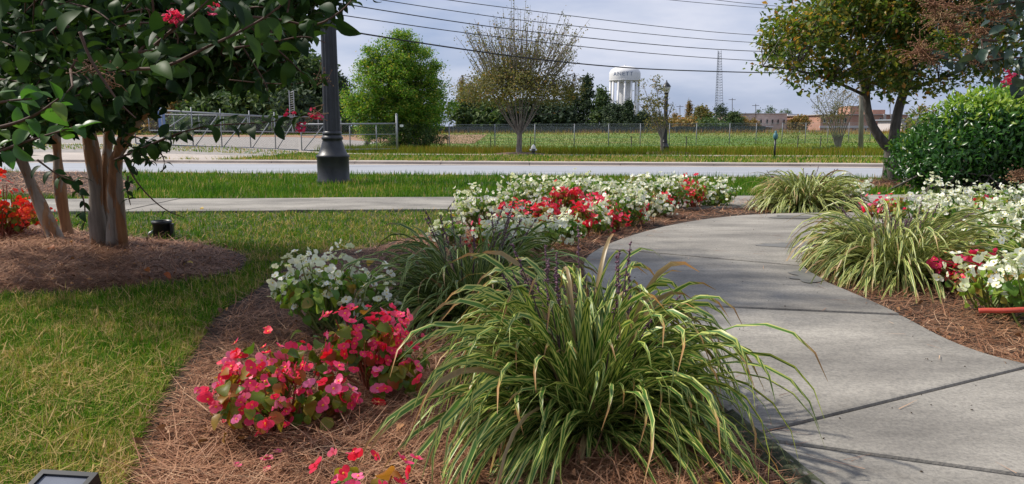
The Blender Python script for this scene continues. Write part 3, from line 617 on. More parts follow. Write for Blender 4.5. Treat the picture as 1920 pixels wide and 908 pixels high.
# ------------------------------------------------------------------ liriope clumps
def blades(seed, n=14):
    r = np.random.default_rng(seed); Ts = []
    for i in range(n):
        Ts.append(strip_template(9, 1.0, r.uniform(.020, .030), r.uniform(R(-2), R(10)), r.uniform(R(95), R(150)), .35, .6, r.normal(0, .10), r.normal(0, .8)))
    return Ts
T_lir = blades(3)
def liriope(c, rad, h, n, mat, label, group=None, spikes=12, wmul=1.0, lim=300, spk=1.0, back_spikes=False, seed=1, shortfrac=.25):
    root = thing('lily_turf', label, 'grass clump', (c[0], c[1], 0), group); r = np.random.default_rng(seed)
    k = n; a = r.uniform(0, 2 * math.pi, k); br = rad * .42 * np.sqrt(r.random(k)); a0 = a; a = a + r.normal(0, .75, k) * (1 - .5 * br / (rad * .42)); tilt = np.clip(np.abs(r.normal(0, R(30), k)), R(1), R(64))
    tilt = np.where(r.random(k) < .3, r.uniform(R(48), R(82), k), r.uniform(0, 1, k) ** .8 * R(60)); 
    ln = rad * 1.08 * r.uniform(.6, 1.2, k) * (1 - .12 * (tilt < R(20)))
    wm = wmul * (.45 / np.maximum(ln, .1)) * .40 / .40
    M = np.zeros((k, 4, 4)); M[:, 3, 3] = 1
    ca, sa, ct, st = np.cos(a), np.sin(a), np.cos(tilt), np.sin(tilt)
    # Rz(a) * Ry(tilt) * scale(ln, ln*wm, ln)
    M[:, :3, 0] = np.stack([ca * ct, sa * ct, -st], 1) * ln[:, None]
    M[:, :3, 1] = np.stack([-sa, ca, 0 * a], 1) * (ln * wm)[:, None]
    M[:, :3, 2] = np.stack([ca * st, sa * st, ct], 1) * ln[:, None]
    M[:, :3, 3] = np.stack([c[0] + br * np.cos(a0), c[1] + br * np.sin(a0), np.full(k, .005)], 1)
    hf = h / (rad * .80); M[:, 2, :3] *= hf
    # nearer pieces get to be parts: order by facing the camera
    face = -(sa); order = np.argsort(-(face + .8 * ct)); M = M[order]
    sel = M[:lim]; 
    which = r.integers(0, len(T_lir), k)
    for i in range(min(lim, k)): mesh_obj('leaf', template_mesh('leaf', T_lir[which[i]], mat), M[i], root)
    mb = MB()
    for q, T in enumerate(T_lir):
        m = which[lim:] == q
        if m.any(): mb.inst(T, M[lim:][m], r.random(m.sum()))
    if mb.V: mb.build('foliage', mat, root, True, kind='stuff')
    for i in range(spikes):
        a = r.uniform(0, 2 * math.pi); rr = rad * r.uniform(.25, .85); hh = h * r.uniform(.62, .93) * spk; br_ = rad * r.uniform(.1, .4)
        b = np.array([c[0] + br_ * math.cos(a), c[1] + br_ * math.sin(a), .02]); e = np.array([c[0] + rr * math.cos(a), c[1] + rr * math.sin(a), hh])
        t = np.linspace(0, 1, 7)[:, None]; pts = b + (e - b) * t + np.array([0, 0, .05]) * np.sin(t * math.pi)
        sp = MB(); sp.tube(pts, np.linspace(.0020, .0012, 7), 5, .2)
        m = 26; tt = r.uniform(.70, 1, m)[:, None]; q = b + (e - b) * tt + np.array([0, 0, .05]) * np.sin(tt * math.pi); dr = r.normal(size=(m, 3)); dr /= np.linalg.norm(dr, axis=1)[:, None]
        q = q + dr * (.010 * (1.25 - tt)); Mq = np.zeros((m, 4, 4)); sz = r.uniform(.0022, .0042, m); 
        for z_ in range(3): Mq[:, z_, z_] = sz
        Mq[:, :3, 3] = q; Mq[:, 3, 3] = 1; sp.inst(T_octa, Mq, r.uniform(.2, 1, m)); sp.build('flower_spike', M_spike, root, True)
    return root
cF = P(1100, 800, z=0)
liriope((.200, 1.95), .315, .585, 1550, M_lir, 'largest yellow edged lily turf clump in the foreground with purple spikes', spikes=24, seed=5, wmul=1.12, spk=.97)
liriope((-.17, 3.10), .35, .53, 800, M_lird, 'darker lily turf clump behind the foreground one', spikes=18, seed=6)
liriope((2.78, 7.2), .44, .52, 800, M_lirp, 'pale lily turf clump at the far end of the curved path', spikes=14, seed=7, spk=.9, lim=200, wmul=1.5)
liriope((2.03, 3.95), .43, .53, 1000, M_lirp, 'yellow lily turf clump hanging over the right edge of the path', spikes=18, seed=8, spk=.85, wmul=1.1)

# ------------------------------------------------------------------ begonias
def begonia(c, rad, h, kind, label, nf=60, nl=120, fs=.034, ls=.05, group='begonias in the flower beds', seed=0, base_z=.01, cat='flower'):
    r = np.random.default_rng(seed + 100); nm = {'w': 'white_begonia', 'p': 'pink_begonia', 'r': 'red_begonia', 's': 'red_begonia'}[kind]
    root = thing(nm, label, cat, (c[0], c[1], 0), group); fm = {'w': M_fw, 'p': M_fp, 'r': M_fr, 's': M_fs}[kind]; lm = M_beg if kind == 'w' else M_begr
    lobes = [(r.normal(0, .45) * rad, r.normal(0, .4) * rad, r.uniform(.55, 1.02) * h, r.uniform(.38, .6) * rad) for _ in range(9)]
    lobes.append((0, 0, h * .9, .5 * rad)); nf = int(nf * (1.9 if c[1] > 3.2 else 2.1 if kind == 'w' else 1.7)); fs *= 1.2 if kind == 'w' or c[1] > 3.2 else 1.0; nl = int(nl * 2.0); ls *= .72
    def dome(n, lo, jit, hi=1.0):
        li = r.integers(0, len(lobes), n); o = np.array(lobes)[li]; d = r.normal(size=(n, 3)); d[:, 2] = np.abs(d[:, 2]) * .9 - lo; d /= np.linalg.norm(d, axis=1)[:, None]
        rr = o[:, 3] * r.uniform(1 - jit, 1.06, n); p = np.stack([o[:, 0] + d[:, 0] * rr, o[:, 1] + d[:, 1] * rr, o[:, 2] - o[:, 3] + d[:, 2] * rr], 1)
        rh = np.hypot(p[:, 0], p[:, 1]); s_ = np.minimum(1, rad / np.maximum(rh, 1e-6)); p[:, 0] *= s_; p[:, 1] *= s_
        p[:, 2] = np.maximum(p[:, 2], .03 * r.random(n) + .02); return p + [c[0], c[1], 0], d
    p, d = dome(nl, .7, .7); nr = d + r.normal(0, .35, (nl, 3)) + [0, 0, .9]
    M = frames(p, nr, np.arctan2(d[:, 1], d[:, 0]) + r.normal(0, .6, nl), ls * r.uniform(.6, 1.25, nl))
    place(root, 'leaf', T_beg, M, lm, 1.0)
    # blossoms stand in small sprays on stalks
    ns = max(3, nf // 4); p, d = dome(ns, .25, .12); q = np.repeat(p, 4, 0)[:nf] + r.normal(0, fs * .62, (min(nf, ns * 4), 3)); dd = np.repeat(d, 4, 0)[:nf]
    n2 = len(q); q = q + dd * fs * .55; q[:, 2] = np.maximum(q[:, 2], .02)
    tocam = np.array([0, 0, CAMZ]) - q; tocam /= np.linalg.norm(tocam, axis=1)[:, None]
    M = frames(q, dd + r.normal(0, .5, (n2, 3)) + [0, 0, .05], r.uniform(0, 6.28, n2), fs * r.uniform(.6, 1.2, n2))
    place(root, 'blossom', T_flow, M, fm, 1.0)
    mb = MB()
    for i in range(ns):
        b = np.array([c[0], c[1], 0.0]) + np.append(r.normal(0, rad * .15, 2), 0); t = np.linspace(0, 1, 5)[:, None]; e = p[i]
        mb.tube(b + (e - b) * t + np.append((e - b)[:2], 0) * .15 * np.sin(t * math.pi) + 0, np.linspace(.004, .0017, 5) * (fs / .034), 5, cap=False)
    mb.build('stem', M_stem if kind != 'w' else M_stemg, root, True, kind='stuff'); return root
M_stemg = plain('green_stem', (.14, .18, .04), .5)
# foreground ones
c = P(628, 632); begonia(c, .205, .33, 'w', 'large white flowering begonia bush behind the pink ones', 150, 230, .030, .05, seed=1)
c = P(520, 812); begonia(c, .165, .26, 'p', 'nearest pink flowering begonia bush on the straw at left', 90, 130, .038, .055, seed=2)
c = P(702, 742); begonia(c, .142, .27, 'p', 'pink begonia bush against the left flank of the big lily turf', 90, 120, .035, .052, seed=3)
begonia((-.30, 1.42), .06, .145, 'p', 'small pink begonia cut off by the bottom edge', 12, 12, .038, .055, seed=4)
begonia(P(10, 445), .26, .40, 's', 'scarlet flowering begonia at the left edge beside the myrtle', 110, 120, .045, .06, seed=5)
# mid bed: (u, v of foot, v of top, width px, kind, label)
mid = [
 (1338, 396, 331, 64, 'w', 'round white begonia at the far right tip of the middle bed'),
 (1300, 399, 340, 52, 'r', 'red begonia just left of the rightmost white one in the middle bed'),
 (1262, 402, 333, 58, 'w', 'white begonia left of the far red one in the middle bed'),
 (1246, 414, 368, 28, 'r', 'narrow red begonia low on the path edge, farther one'),
 (1222, 416, 348, 62, 'w', 'white begonia on the path edge beside the narrow red one'),
 (1202, 428, 374, 26, 'r', 'narrow red begonia low on the path edge, nearer one'),
 (1178, 432, 352, 64, 'w', 'bushy white begonia in the middle of the path edge'),
 (1152, 440, 398, 36, 'r', 'low deep red begonia on the path edge'),
 (1118, 446, 376, 60, 'w', 'white begonia above the bend of the path edge'),
 (1092, 455, 378, 50, 'r', 'red begonia among whites near the bend of the path'),
 (1060, 470, 398, 60, 'w', 'white begonia at the near end of the path edge'),
 (1058, 428, 348, 48, 'r', 'tall red begonia in the centre of the middle bed'),
 (1022, 452, 378, 46, 'r', 'red begonia left of centre behind the near whites'),
 (1018, 484, 408, 62, 'w', 'white begonia just above the purple spikes'),
 (962, 492, 402, 78, 'w', 'broad white begonia behind the dark lily turf'),
 (904, 440, 352, 82, 'w', 'tall white begonia at the left end of the middle bed'),
 (984, 424, 337, 78, 'w', 'white begonia in the back row near the lawn at left'),
 (1086, 402, 328, 66, 'w', 'white begonia in the back row with the highest top'),
 (1140, 402, 340, 62, 'w', 'white begonia in the back row behind the tall red one'),
 (1192, 400, 334, 56, 'w', 'white begonia in the back row right of centre'),
 (1290, 385, 345, 30, 'w', 'small white begonia peeping over the far red one'),
 (958, 446, 384, 44, 'r', 'small red begonia between the leftmost white ones'),
 (1036, 412, 340, 52, 'w', 'white begonia in the back row left of the highest'),
 (932, 476, 398, 66, 'w', 'white begonia low at the left over the dark lily turf'),
 (1130, 418, 362, 48, 'p', 'pink begonia in the heart of the middle bed'),
 (842, 470, 412, 44, 'w', 'little white begonia at the far left beside the dark lily turf'),
 (900, 470, 425, 30, 'r', 'small red begonia just behind the dark lily turf'),
]
for k, (u, vb, vt, wpx, kd, lb) in enumerate(mid):
    c = P(u, vb - 6); d = c[1]; h = CAMZ - d * (vt - HOR) / F; h = max(.12, min(h, .42)); rad = wpx * .5 / F * d * (1.16 if kd == 'w' else .92)
    nf = int(np.clip(rad * 420, 26, 90) * (1.25 if kd == 'w' else 1.15)); begonia(c, rad, h, kd, lb, nf, int(nf * 1.35), .036, .05, seed=10 + k)
right = [
 (1648, 428, 372, 46, 'p', 'pink begonia showing above the yellow lily turf'),
 (1712, 432, 352, 84, 'w', 'white begonia behind the right lily turf, leftmost'),
 (1772, 420, 340, 84, 'w', 'white begonia in the back of the right bed under the hedge'),
 (1842, 418, 338, 88, 'w', 'white begonia in front of the hedge base'),
 (1905, 422, 342, 90, 'w', 'white begonia at the right edge in front of the hedge'),
 (1838, 438, 362, 22, 'r', 'tiny red begonia among the rear whites of the right bed'),
 (1896, 470, 385, 110, 'w', 'leafy white begonia midway down the right edge'),
 (1835, 478, 402, 60, 'w', 'low white begonia touching the right lily turf'),
 (1918, 530, 415, 120, 'w', 'densely white begonia cut by the right edge'),
 (1804, 560, 468, 66, 'p', 'bright pink begonia right of the yellow lily turf'),
 (1876, 606, 455, 120, 'w', 'big leaved white begonia above the red hose'),
 (1960, 640, 470, 130, 'w', 'white begonia mostly beyond the right edge'),
 (1888, 414, 398, 30, 'r', 'small red begonia near the right edge'),
 (1856, 452, 368, 80, 'w', 'white begonia between the yellow lily turf and the right edge'),
 (1930, 470, 372, 90, 'w', 'white begonia at the right edge in the middle of the bed'),
 (1780, 446, 366, 60, 'w', 'white begonia just over the crest of the right lily turf'),
 (1596, 396, 335, 44, 'w', 'white begonia tucked behind the far lily turf'),
]
for k, (u, vb, vt, wpx, kd, lb) in enumerate(right):
    c = P(u, vb - 8); d = c[1]; h = CAMZ - d * (vt - HOR) / F; h = max(.14, min(h, .42)); rad = wpx * .5 / F * d * 1.12
    rad *= 1.18; nf = int(np.clip(rad * 430, 30, 110)); begonia(c, rad, h, kd, lb, nf, int(nf * 1.7), .038, .052, seed=50 + k)
# hose
pts = [P(1835, 583, d=2.65), P(1850, 582, d=2.64), P(1880, 583, d=2.62), P(1930, 580, d=2.60), P(2050, 585, d=2.6), P(2200, 660, d=2.7)]
M_hose = plain('red_rubber', (.50, .07, .04), .35)
hb = MB().tube(chaikin(pts, 2), .0095, 10).build('garden_hose', M_hose, None, True); tag(hb, 'orange red hose lying over the begonias at the right edge', 'hose')

# ------------------------------------------------------------------ crape myrtle (left)
mr = P(195, 455); myr = thing('crape_myrtle', 'multi stemmed crape myrtle with dark overhanging leaves at left', 'tree', (mr[0], mr[1], 0))
def pd(l): return np.array([P(u, v, d=d) for u, v, d in l])
trunks = [([(185, 470, 5.0), (182, 400, 5.0), (178, 330, 5.0), (170, 260, 5.0), (150, 160, 4.95), (120, 40, 4.9), (95, -140, 4.8)], .062, .035),
          ([(203, 472, 5.05), (200, 400, 5.08), (196, 330, 5.1), (205, 250, 5.15), (215, 150, 5.3), (230, 0, 5.5), (240, -160, 5.6)], .05, .028),
          ([(217, 470, 4.98), (214, 400, 4.98), (213, 330, 4.95), (222, 280, 4.9), (252, 230, 4.85), (292, 180, 4.75), (325, 120, 4.6), (350, 20, 4.4), (370, -120, 4.2)], .058, .028),
          ([(104, 448, 5.25), (84, 405, 5.25), (60, 350, 5.25), (38, 295, 5.2), (5, 220, 5.1), (-50, 100, 5.0), (-90, -60, 4.9)], .056, .03),
          ([(126, 440, 5.5), (116, 385, 5.5), (110, 330, 5.5), (106, 270, 5.5), (98, 180, 5.5), (70, 40, 5.5), (50, -120, 5.5)], .05, .028),
          ([(216, 300, 4.95), (250, 225, 5.0), (270, 160, 5.05), (272, 80, 5.1), (260, -60, 5.1)], .032, .02)]
for k, (l, r0, r1) in enumerate(trunks):
    pts = chaikin(pd(l), 2); pts[0][2] = 0; n = len(pts); rad = np.linspace(r0, r1, n) * .86 * (1 + .25 * np.exp(-np.arange(n) / 1.6) + rng.normal(0, .03, n))
    if k < 5: pts = np.vstack([[pts[0][0], pts[0][1], -.05], pts]); rad = np.append(rad[0] * 1.1, rad)
    mb = MB().tube(pts, rad, 14); V = mb.V[0]; V += .006 * np.sin(V[:, [2, 2, 2]] * 13 + V[:, [0, 1, 0]] * 60 + k) * [1, 1, 0]; mb.build('trunk', M_myrbark, myr, True)
leafM = []; litM = []; twb = MB()
def twig(l, ls, gap, r0=.004, lit=False, droop=.5, pairs=True, side=1.0):
    pts = chaikin(pd(l), 2); twb.tube(pts, np.linspace(r0, r0 * .35, len(pts)), 6, rng.random())
    seg = np.diff(pts, axis=0); L_ = np.linalg.norm(seg, axis=1); cum = np.concatenate([[0], np.cumsum(L_)]); tot = cum[-1]; t = np.arange(gap * .5, tot, gap)
    p = np.stack([np.interp(t, cum, pts[:, q]) for q in range(3)], 1); tg = np.stack([np.interp(t, cum[:-1], seg[:, q] / L_) for q in range(3)], 1)
    for sgn in ((-1, 1) if pairs else (1,)):
        n = len(p); pr = np.cross(tg, [0, -1, .3]); pr /= np.linalg.norm(pr, axis=1)[:, None] + 1e-9
        fw = pr * sgn * side + tg * .6 + rng.normal(0, .35, (n, 3)) + [0, 0, -droop]
        nr = rng.normal(0, .5, (n, 3)) + [0, -.45, .65]
        (litM if lit else leafM).append(frames(p + rng.normal(0, gap * .12, (n, 3)), nr, None, ls * rng.uniform(.65, 1.2, n), fw))
# individual sprays seen near the camera
twig([(215, 300, 2.9), (255, 283, 2.85), (330, 250, 2.8), (400, 234, 2.8), (470, 232, 2.8), (530, 226, 2.8), (585, 214, 2.8)], .055, .045, .0045, droop=1.1)
twig([(350, 250, 2.8), (300, 262, 2.9), (250, 300, 3.0), (250, 330, 3.0)], .05, .035, droop=.8)
twig([(235, 250, 3.3), (290, 270, 3.3), (310, 300, 3.3), (305, 320, 3.3)], .045, .03)
twig([(228, 260, 3.4), (262, 288, 3.4), (290, 310, 3.4)], .045, .025)
twig([(150, 60, 1.55), (168, 110, 1.55), (200, 160, 1.55), (225, 195, 1.55), (255, 222, 1.55)], .035, .06, .0035)
twig([(245, 130, 1.75), (310, 128, 1.7), (380, 92, 1.7), (440, 65, 1.7), (520, 20, 1.7), (560, -30, 1.7)], .078, .055, .0045, droop=.25)
twig([(290, 85, 1.7), (330, 50, 1.7), (370, 22, 1.7), (410, -20, 1.7)], .07, .05, droop=.2)
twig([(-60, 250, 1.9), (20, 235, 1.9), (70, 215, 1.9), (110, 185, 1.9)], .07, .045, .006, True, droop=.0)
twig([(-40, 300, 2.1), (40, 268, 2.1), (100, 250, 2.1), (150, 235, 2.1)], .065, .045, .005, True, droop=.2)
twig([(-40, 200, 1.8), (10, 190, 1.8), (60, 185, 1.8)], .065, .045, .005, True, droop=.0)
twig([(440, 30, 1.9), (520, 35, 1.9), (590, 52, 1.9), (640, 22, 1.9), (660, 0, 1.9)], .058, .045)
twig([(440, 90, 2.4), (520, 78, 2.4), (570, 66, 2.4), (610, 80, 2.4)], .06, .045)
twig([(430, 150, 2.7), (500, 157, 2.7), (560, 158, 2.7), (606, 146, 2.7)], .05, .06, .003)
twig([(400, -10, 2.2), (480, 60, 2.2), (540, 110, 2.2), (570, 140, 2.2)], .06, .042)
twig([(420, 40, 2.6), (470, 110, 2.6), (500, 160, 2.6), (505, 190, 2.6)], .055, .04)
twig([(230, 290, 3.3), (248, 330, 3.3), (275, 365, 3.3), (310, 395, 3.3), (345, 408, 3.3)], .03, .12, .0045, pairs=False)
twig([(70, 300, 2.6), (110, 330, 2.6), (140, 340, 2.6)], .05, .04)
twig([(130, 330, 3.0), (158, 370, 3.0), (160, 410, 3.0), (155, 430, 3.0)], .045, .045)
twig([(240, 330, 3.1), (238, 360, 3.1), (245, 385, 3.1)], .045, .04)
for _ in range(46):                                         # more twigs filling the near crown
    u0 = rng.uniform(-120, 480); v0 = rng.uniform(-60, 150); d0 = rng.uniform(2.1, 4.2); a_ = rng.uniform(-.3, .9); L_ = 230 / d0
    if u0 > 300: v0 -= 60
    u1, v1 = u0 + L_ * math.cos(a_), v0 + L_ * math.sin(a_) * .8; lim = 235 if u1 < 240 else 165 if u1 < 400 else 100 if u1 < 520 else 40
    if v1 > lim: v1 = lim - 10
    twig([(u0, v0, d0), ((u0 + u1) / 2, (v0 + v1) / 2 - 12, d0 - .05), (u1, v1, d0 - .1)], .054, .036)
def crown_clusters(n, per, dlo, dhi, ls, ulo, uhi, vlo, vlim, spread=.16):
    for _ in range(n):
        u = rng.uniform(ulo, uhi); d = rng.uniform(dlo, dhi); v = rng.uniform(vlo, vlim(u)); c = P(u, v, d=d)
        p = c + rng.normal(0, spread, (per, 3)); uu, vv, _z = proj(p); m = (vv < np.array([vlim(q) for q in uu]) + rng.normal(0, 8, per)) & (_z > 1.1); p = p[m]
        if len(p) < 2: continue
        for q in range(2):
            e = p[rng.integers(len(p))]; twb.tube([c, (c + e) / 2 + rng.normal(0, .02, 3), e], [.004, .003, .0015], 5, .3)
        leafM.append(frames(p, rng.normal(0, .6, (len(p), 3)) + [0, -.3, .6], None, ls * rng.uniform(.7, 1.2, len(p)), rng.normal(0, 1, (len(p), 3)) + [0, 0, -.6]))
def vlimL(u):
    return float(np.interp(u, [-200, 0, 60, 130, 240, 300, 350, 430, 480, 520, 560, 600, 640, 660], [330, 300, 275, 235, 235, 200, 172, 158, 160, 128, 84, 50, 20, -20]))
crown_clusters(440, 66, 3.6, 5.0, .066, -120, 610, -360, vlimL, .20)
crown_clusters(110, 40, 3.0, 4.8, .07, -260, 560, -300, vlimL, .14)
crown_clusters(26, 18, 1.9, 3.0, .066, -150, 430, -180, lambda u: vlimL(u) - 30, .09)
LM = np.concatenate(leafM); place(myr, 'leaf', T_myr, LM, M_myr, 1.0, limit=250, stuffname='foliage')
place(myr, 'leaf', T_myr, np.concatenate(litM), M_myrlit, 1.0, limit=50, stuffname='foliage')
twb.build('twig', M_twig, myr, True, kind='stuff')
def flowerlet(c, n, spread, parent, mat=M_mflow, name='flower', sz=.006):
    p = c + rng.normal(0, spread, (n, 3)); mb = MB(); M = frames(p, randn(n), rng.uniform(0, 6, n), sz * rng.uniform(.6, 1.4, n)); mb.inst(T_flow[0] if mat is M_mflow else T_octa, M, rng.random(n))
    return mb.build(name, mat, parent, kind='stuff')
for (u, v, d, n, sp) in ((327, 32, 1.7, 40, .008), (393, 15, 1.72, 12, .008), (548, 214, 2.8, 14, .010), (590, 216, 2.8, 18, .012), (562, 232, 2.8, 10, .010), (565, 238, 2.8, 8, .01)):
    flowerlet(P(u, v, d=d), n, sp, myr, sz=.012 if d < 2 else .016)
for (u, v, d) in ((604, 150, 2.7), (170, 125, 1.9), (590, 215, 2.8), (205, 150, 2.0)):
    c = P(u, v, d=d); mb = MB()
    for q in range(14):
        e = c + randn(1)[0] * rng.uniform(.02, .06); mb.tube([c + rng.normal(0, .01, 3), (c + e) / 2 + rng.normal(0, .006, 3), e], [.0012, .001, .0008], 4); M = frames([e], [[0, 0, 1]], np.zeros(1), .0028); mb.inst(T_octa, M, rng.random(1))
    mb.build('seed_head', M_seed, myr)

# right-hand crape myrtle reaching into the frame
mr2 = np.array([3.35, 3.6, 0]); myr2 = thing('crape_myrtle', 'crape myrtle branches with rusty seed heads reaching in from the top right', 'tree', mr2)
t2 = MB().tube([mr2 + [0, 0, -.05], mr2 + [-.05, 0, .7], mr2 + [-.15, .05, 1.4], mr2 + [-.4, .1, 2.2]], [.06, .05, .045, .03], 12); t2.build('trunk', M_myrbark, myr2, True)
leafM = []; litM = []; twb = MB()
twig([(2150, 150, 3.7), (2000, 120, 3.6), (1900, 105, 3.5), (1840, 118, 3.45), (1770, 112, 3.4), (1738, 100, 3.4)], .06, .035, .006, droop=.3)
twig([(2100, 60, 3.7), (1980, 40, 3.6), (1900, 30, 3.5), (1860, 45, 3.4)], .06, .035, .005)
twig([(2080, 190, 3.5), (1980, 165, 3.4), (1920, 150, 3.4), (1890, 160, 3.4)], .06, .035, .005)
twig([(2050, 30, 3.4), (1930, 0, 3.3), (1850, 12, 3.3), (1800, 20, 3.3)], .06, .04, .005)
def vlimR(u): return float(np.interp(u, [1780, 1840, 1880, 1990, 2300], [60, 120, 165, 190, 230]))
crown_clusters(60, 34, 3.1, 4.4, .062, 1850, 2250, -260, vlimR, .12)
place(myr2, 'leaf', T_myr, np.concatenate(leafM), M_myrg, 1.0, limit=200, stuffname='foliage'); twb.build('twig', M_twig, myr2, True, kind='stuff')
flowerlet(P(1892, 146, d=3.3), 36, .016, myr2, sz=.016)
for (u, v, d, sp) in ((1722, 92, 3.4, .10), (1740, 105, 3.4, .08), (1830, 108, 3.4, .09), (1800, 20, 3.3, .12), (1760, 30, 3.4, .11), (1840, 60, 3.4, .10), (1860, 30, 3.4, .10), (1790, 50, 3.5, .08), (1905, 330, 3.3, .05), (1750, 8, 3.3, .1)):
    c = P(u, v, d=d); mb = MB()
    for q in range(30):
        e = c + randn(1)[0] * rng.uniform(.02, sp) * [1.2, 1, .75]; m_ = (c + e) / 2 + rng.normal(0, .008, 3); mb.tube([c + [sp * .9, 0, 0] if q % 9 == 0 else c + rng.normal(0, .01, 3), m_, e], [.0018, .0014, .001], 4)
        k = 4; M = frames(e + rng.normal(0, .009, (k, 3)), randn(k), np.zeros(k), rng.uniform(.003, .0055, k)); mb.inst(T_octa, M, rng.random(k))
    mb.build('seed_head', M_seed, myr2)

# ------------------------------------------------------------------ generic tree
def tree(name, label, base, trunk, limbs, env, ncl, per, spread, ls, lmat, bark, group=None, cat='tree', shell=.5, extra=None, T=None, twr=.012, droop=.3, wood='trunk', prune=None):
    """trunk: list of ((x,y,z),r) relative to base; limbs: starts for branches; env: ellipsoids (cx,cy,cz,rx,ry,rz)"""
    base = np.array(base, float); root = thing(name, label, cat, base, group)
    if trunk:
        pts = chaikin([np.array(p) + base for p, r_ in trunk], 2); rr = np.interp(np.linspace(0, 1, len(pts)), np.linspace(0, 1, len(trunk)), [r_ for p, r_ in trunk])
        MB().tube(pts, rr, 12).build(wood, bark, root, True)
    for l in limbs:
        pts = chaikin([np.array(p) + base for p, r_ in l], 2); rr = np.interp(np.linspace(0, 1, len(pts)), np.linspace(0, 1, len(l)), [r_ for p, r_ in l])
        MB().tube(pts, rr, 9).build('limb', bark, root, True)
    starts = np.array([np.array(l[-1][0]) for l in limbs] + ([np.array(trunk[-1][0])] if trunk else [])) if (limbs or trunk) else np.zeros((1, 3))
    starts = np.vstack([starts] + [np.array([np.array(q[0]) for q in l[len(l) // 3:]]) for l in limbs] if limbs else [starts])
    vol = np.array([e[3] * e[4] * e[5] for e in env]); vol = vol / vol.sum(); cs = []; tw = MB()
    for k in range(ncl):
        e = env[rng.choice(len(env), p=vol)]; d = randn(1)[0]; rr_ = rng.random() ** shell; cs.append(np.array(e[:3]) + d * rr_ * np.array(e[3:]))
    P_ = []
    for c in cs:
        s0 = starts[np.argmin(np.linalg.norm(starts - c, axis=1) + rng.random(len(starts)) * .12 * np.linalg.norm(starts - c, axis=1))]
        mid = (s0 + c) / 2 + np.array([0, 0, -.06]) * np.linalg.norm(c - s0) + rng.normal(0, .05, 3) * np.linalg.norm(c - s0)
        pts = chaikin([s0 + base, mid + base, c + base], 1); tw.tube(pts, np.linspace(twr, twr * .3, len(pts)), 5, cap=False)
        sc = spread * rng.uniform(.6, 1.3); k = int(per * rng.uniform(.5, 1.4)); q = c + rng.normal(0, 1, (k, 3)) * sc * [1, 1, .7]; P_.append(q)
    if extra is not None: P_.append(extra)
    p = np.concatenate(P_) + base; n = len(p)
    if prune is not None: p = p[prune(p)]; n = len(p)
    M = frames(p, rng.normal(0, .7, (n, 3)) + [0, 0, .8], None, ls * rng.uniform(.6, 1.35, n), rng.normal(0, 1, (n, 3)) + [0, 0, -droop])
    tw.build('twig', bark, root, True, kind='stuff'); MB().inst(T or T_diamond, M, rng.random(n)).build('foliage', lmat, root, kind='stuff'); return root

# forked tree at right
M_rt = leafmat('turning_leaf', [(0, (.04, .085, .012)), (.45, (.09, .145, .02)), (.78, (.21, .22, .035)), (.93, (.36, .23, .04)), (1, (.38, .13, .03))], .5, .45, vary=False)
def rel(u, v, d, b): return P(u, v, d=d) - b
b = P(1669, 338); b[2] = 0; D = b[1]
tr = [(rel(1669, 345, D, b), .15), (rel(1669, 330, D, b), .115), (rel(1671, 300, D, b), .10), (rel(1672, 272, D, b), .11), (rel(1672, 262, D, b), .10)]
tr[0] = (np.array([0, 0, -.05]), .16)
def RL(l): return [(rel(u, v, D + dd, b), r_) for u, v, dd, r_ in l]
limbs = [RL([(1668, 278, 0, .08), (1655, 266, 0, .075), (1634, 235, 0, .062), (1625, 200, 0, .055), (1624, 165, 0, .05), (1600, 110, .1, .035), (1560, 60, .2, .025)]),
         RL([(1674, 276, 0, .09), (1678, 240, 0, .075), (1684, 205, 0, .068), (1697, 165, 0, .06), (1720, 110, -.1, .045), (1750, 40, -.3, .03)]),
         RL([(1624, 170, 0, .035), (1640, 110, .2, .028), (1650, 40, .3, .02)]), RL([(1697, 168, 0, .035), (1760, 150, .3, .028), (1830, 120, .6, .02)]),
         RL([(1624, 180, 0, .028), (1560, 150, -.3, .02), (1490, 130, -.4, .014), (1430, 125, -.5, .008)]), RL([(1690, 150, 0, .03), (1670, 80, .8, .02), (1660, 0, 1.0, .02)])]
def E(u, v, dd, ru, rd, rv): c = rel(u, v, D + dd, b); k = D / F; return (c[0], c[1], c[2], ru * k, rd, rv * k)
env = [E(1660, 60, 0, 230, 1.7, 105), E(1560, 40, 0, 130, 1.2, 85), E(1470, 70, -.2, 55, .5, 40), E(1530, 140, -.2, 75, .6, 30), E(1440, 110, -.3, 34, .3, 18), E(1720, -90, 0, 230, 1.8, 120), E(1800, 60, .2, 130, 1.4, 90), E(1850, 130, .2, 80, 1.0, 35), E(1690, 150, .1, 90, 1.0, 25)]
def prune_rt(p):
    u, v, z_ = proj(p); lim = np.interp(u, [1380, 1405, 1440, 1470, 1500, 1560, 1600, 1640, 1700, 1760, 1900, 2200], [140, 145, 130, 150, 178, 172, 165, 185, 195, 178, 180, 200]); left = np.interp(v, [-200, 0, 60, 100, 145, 180], [1440, 1412, 1425, 1402, 1385, 1470])
    return (v < lim + rng.normal(0, 5, len(p))) & (u > left + rng.normal(0, 8, len(p)))
tree('shade_tree', 'forked shade tree turning yellow beside the road at right', b, tr, limbs, env, 400, 100, .15, .08, M_rt, M_bark, prune=prune_rt, shell=.45, twr=.010, droop=.8)

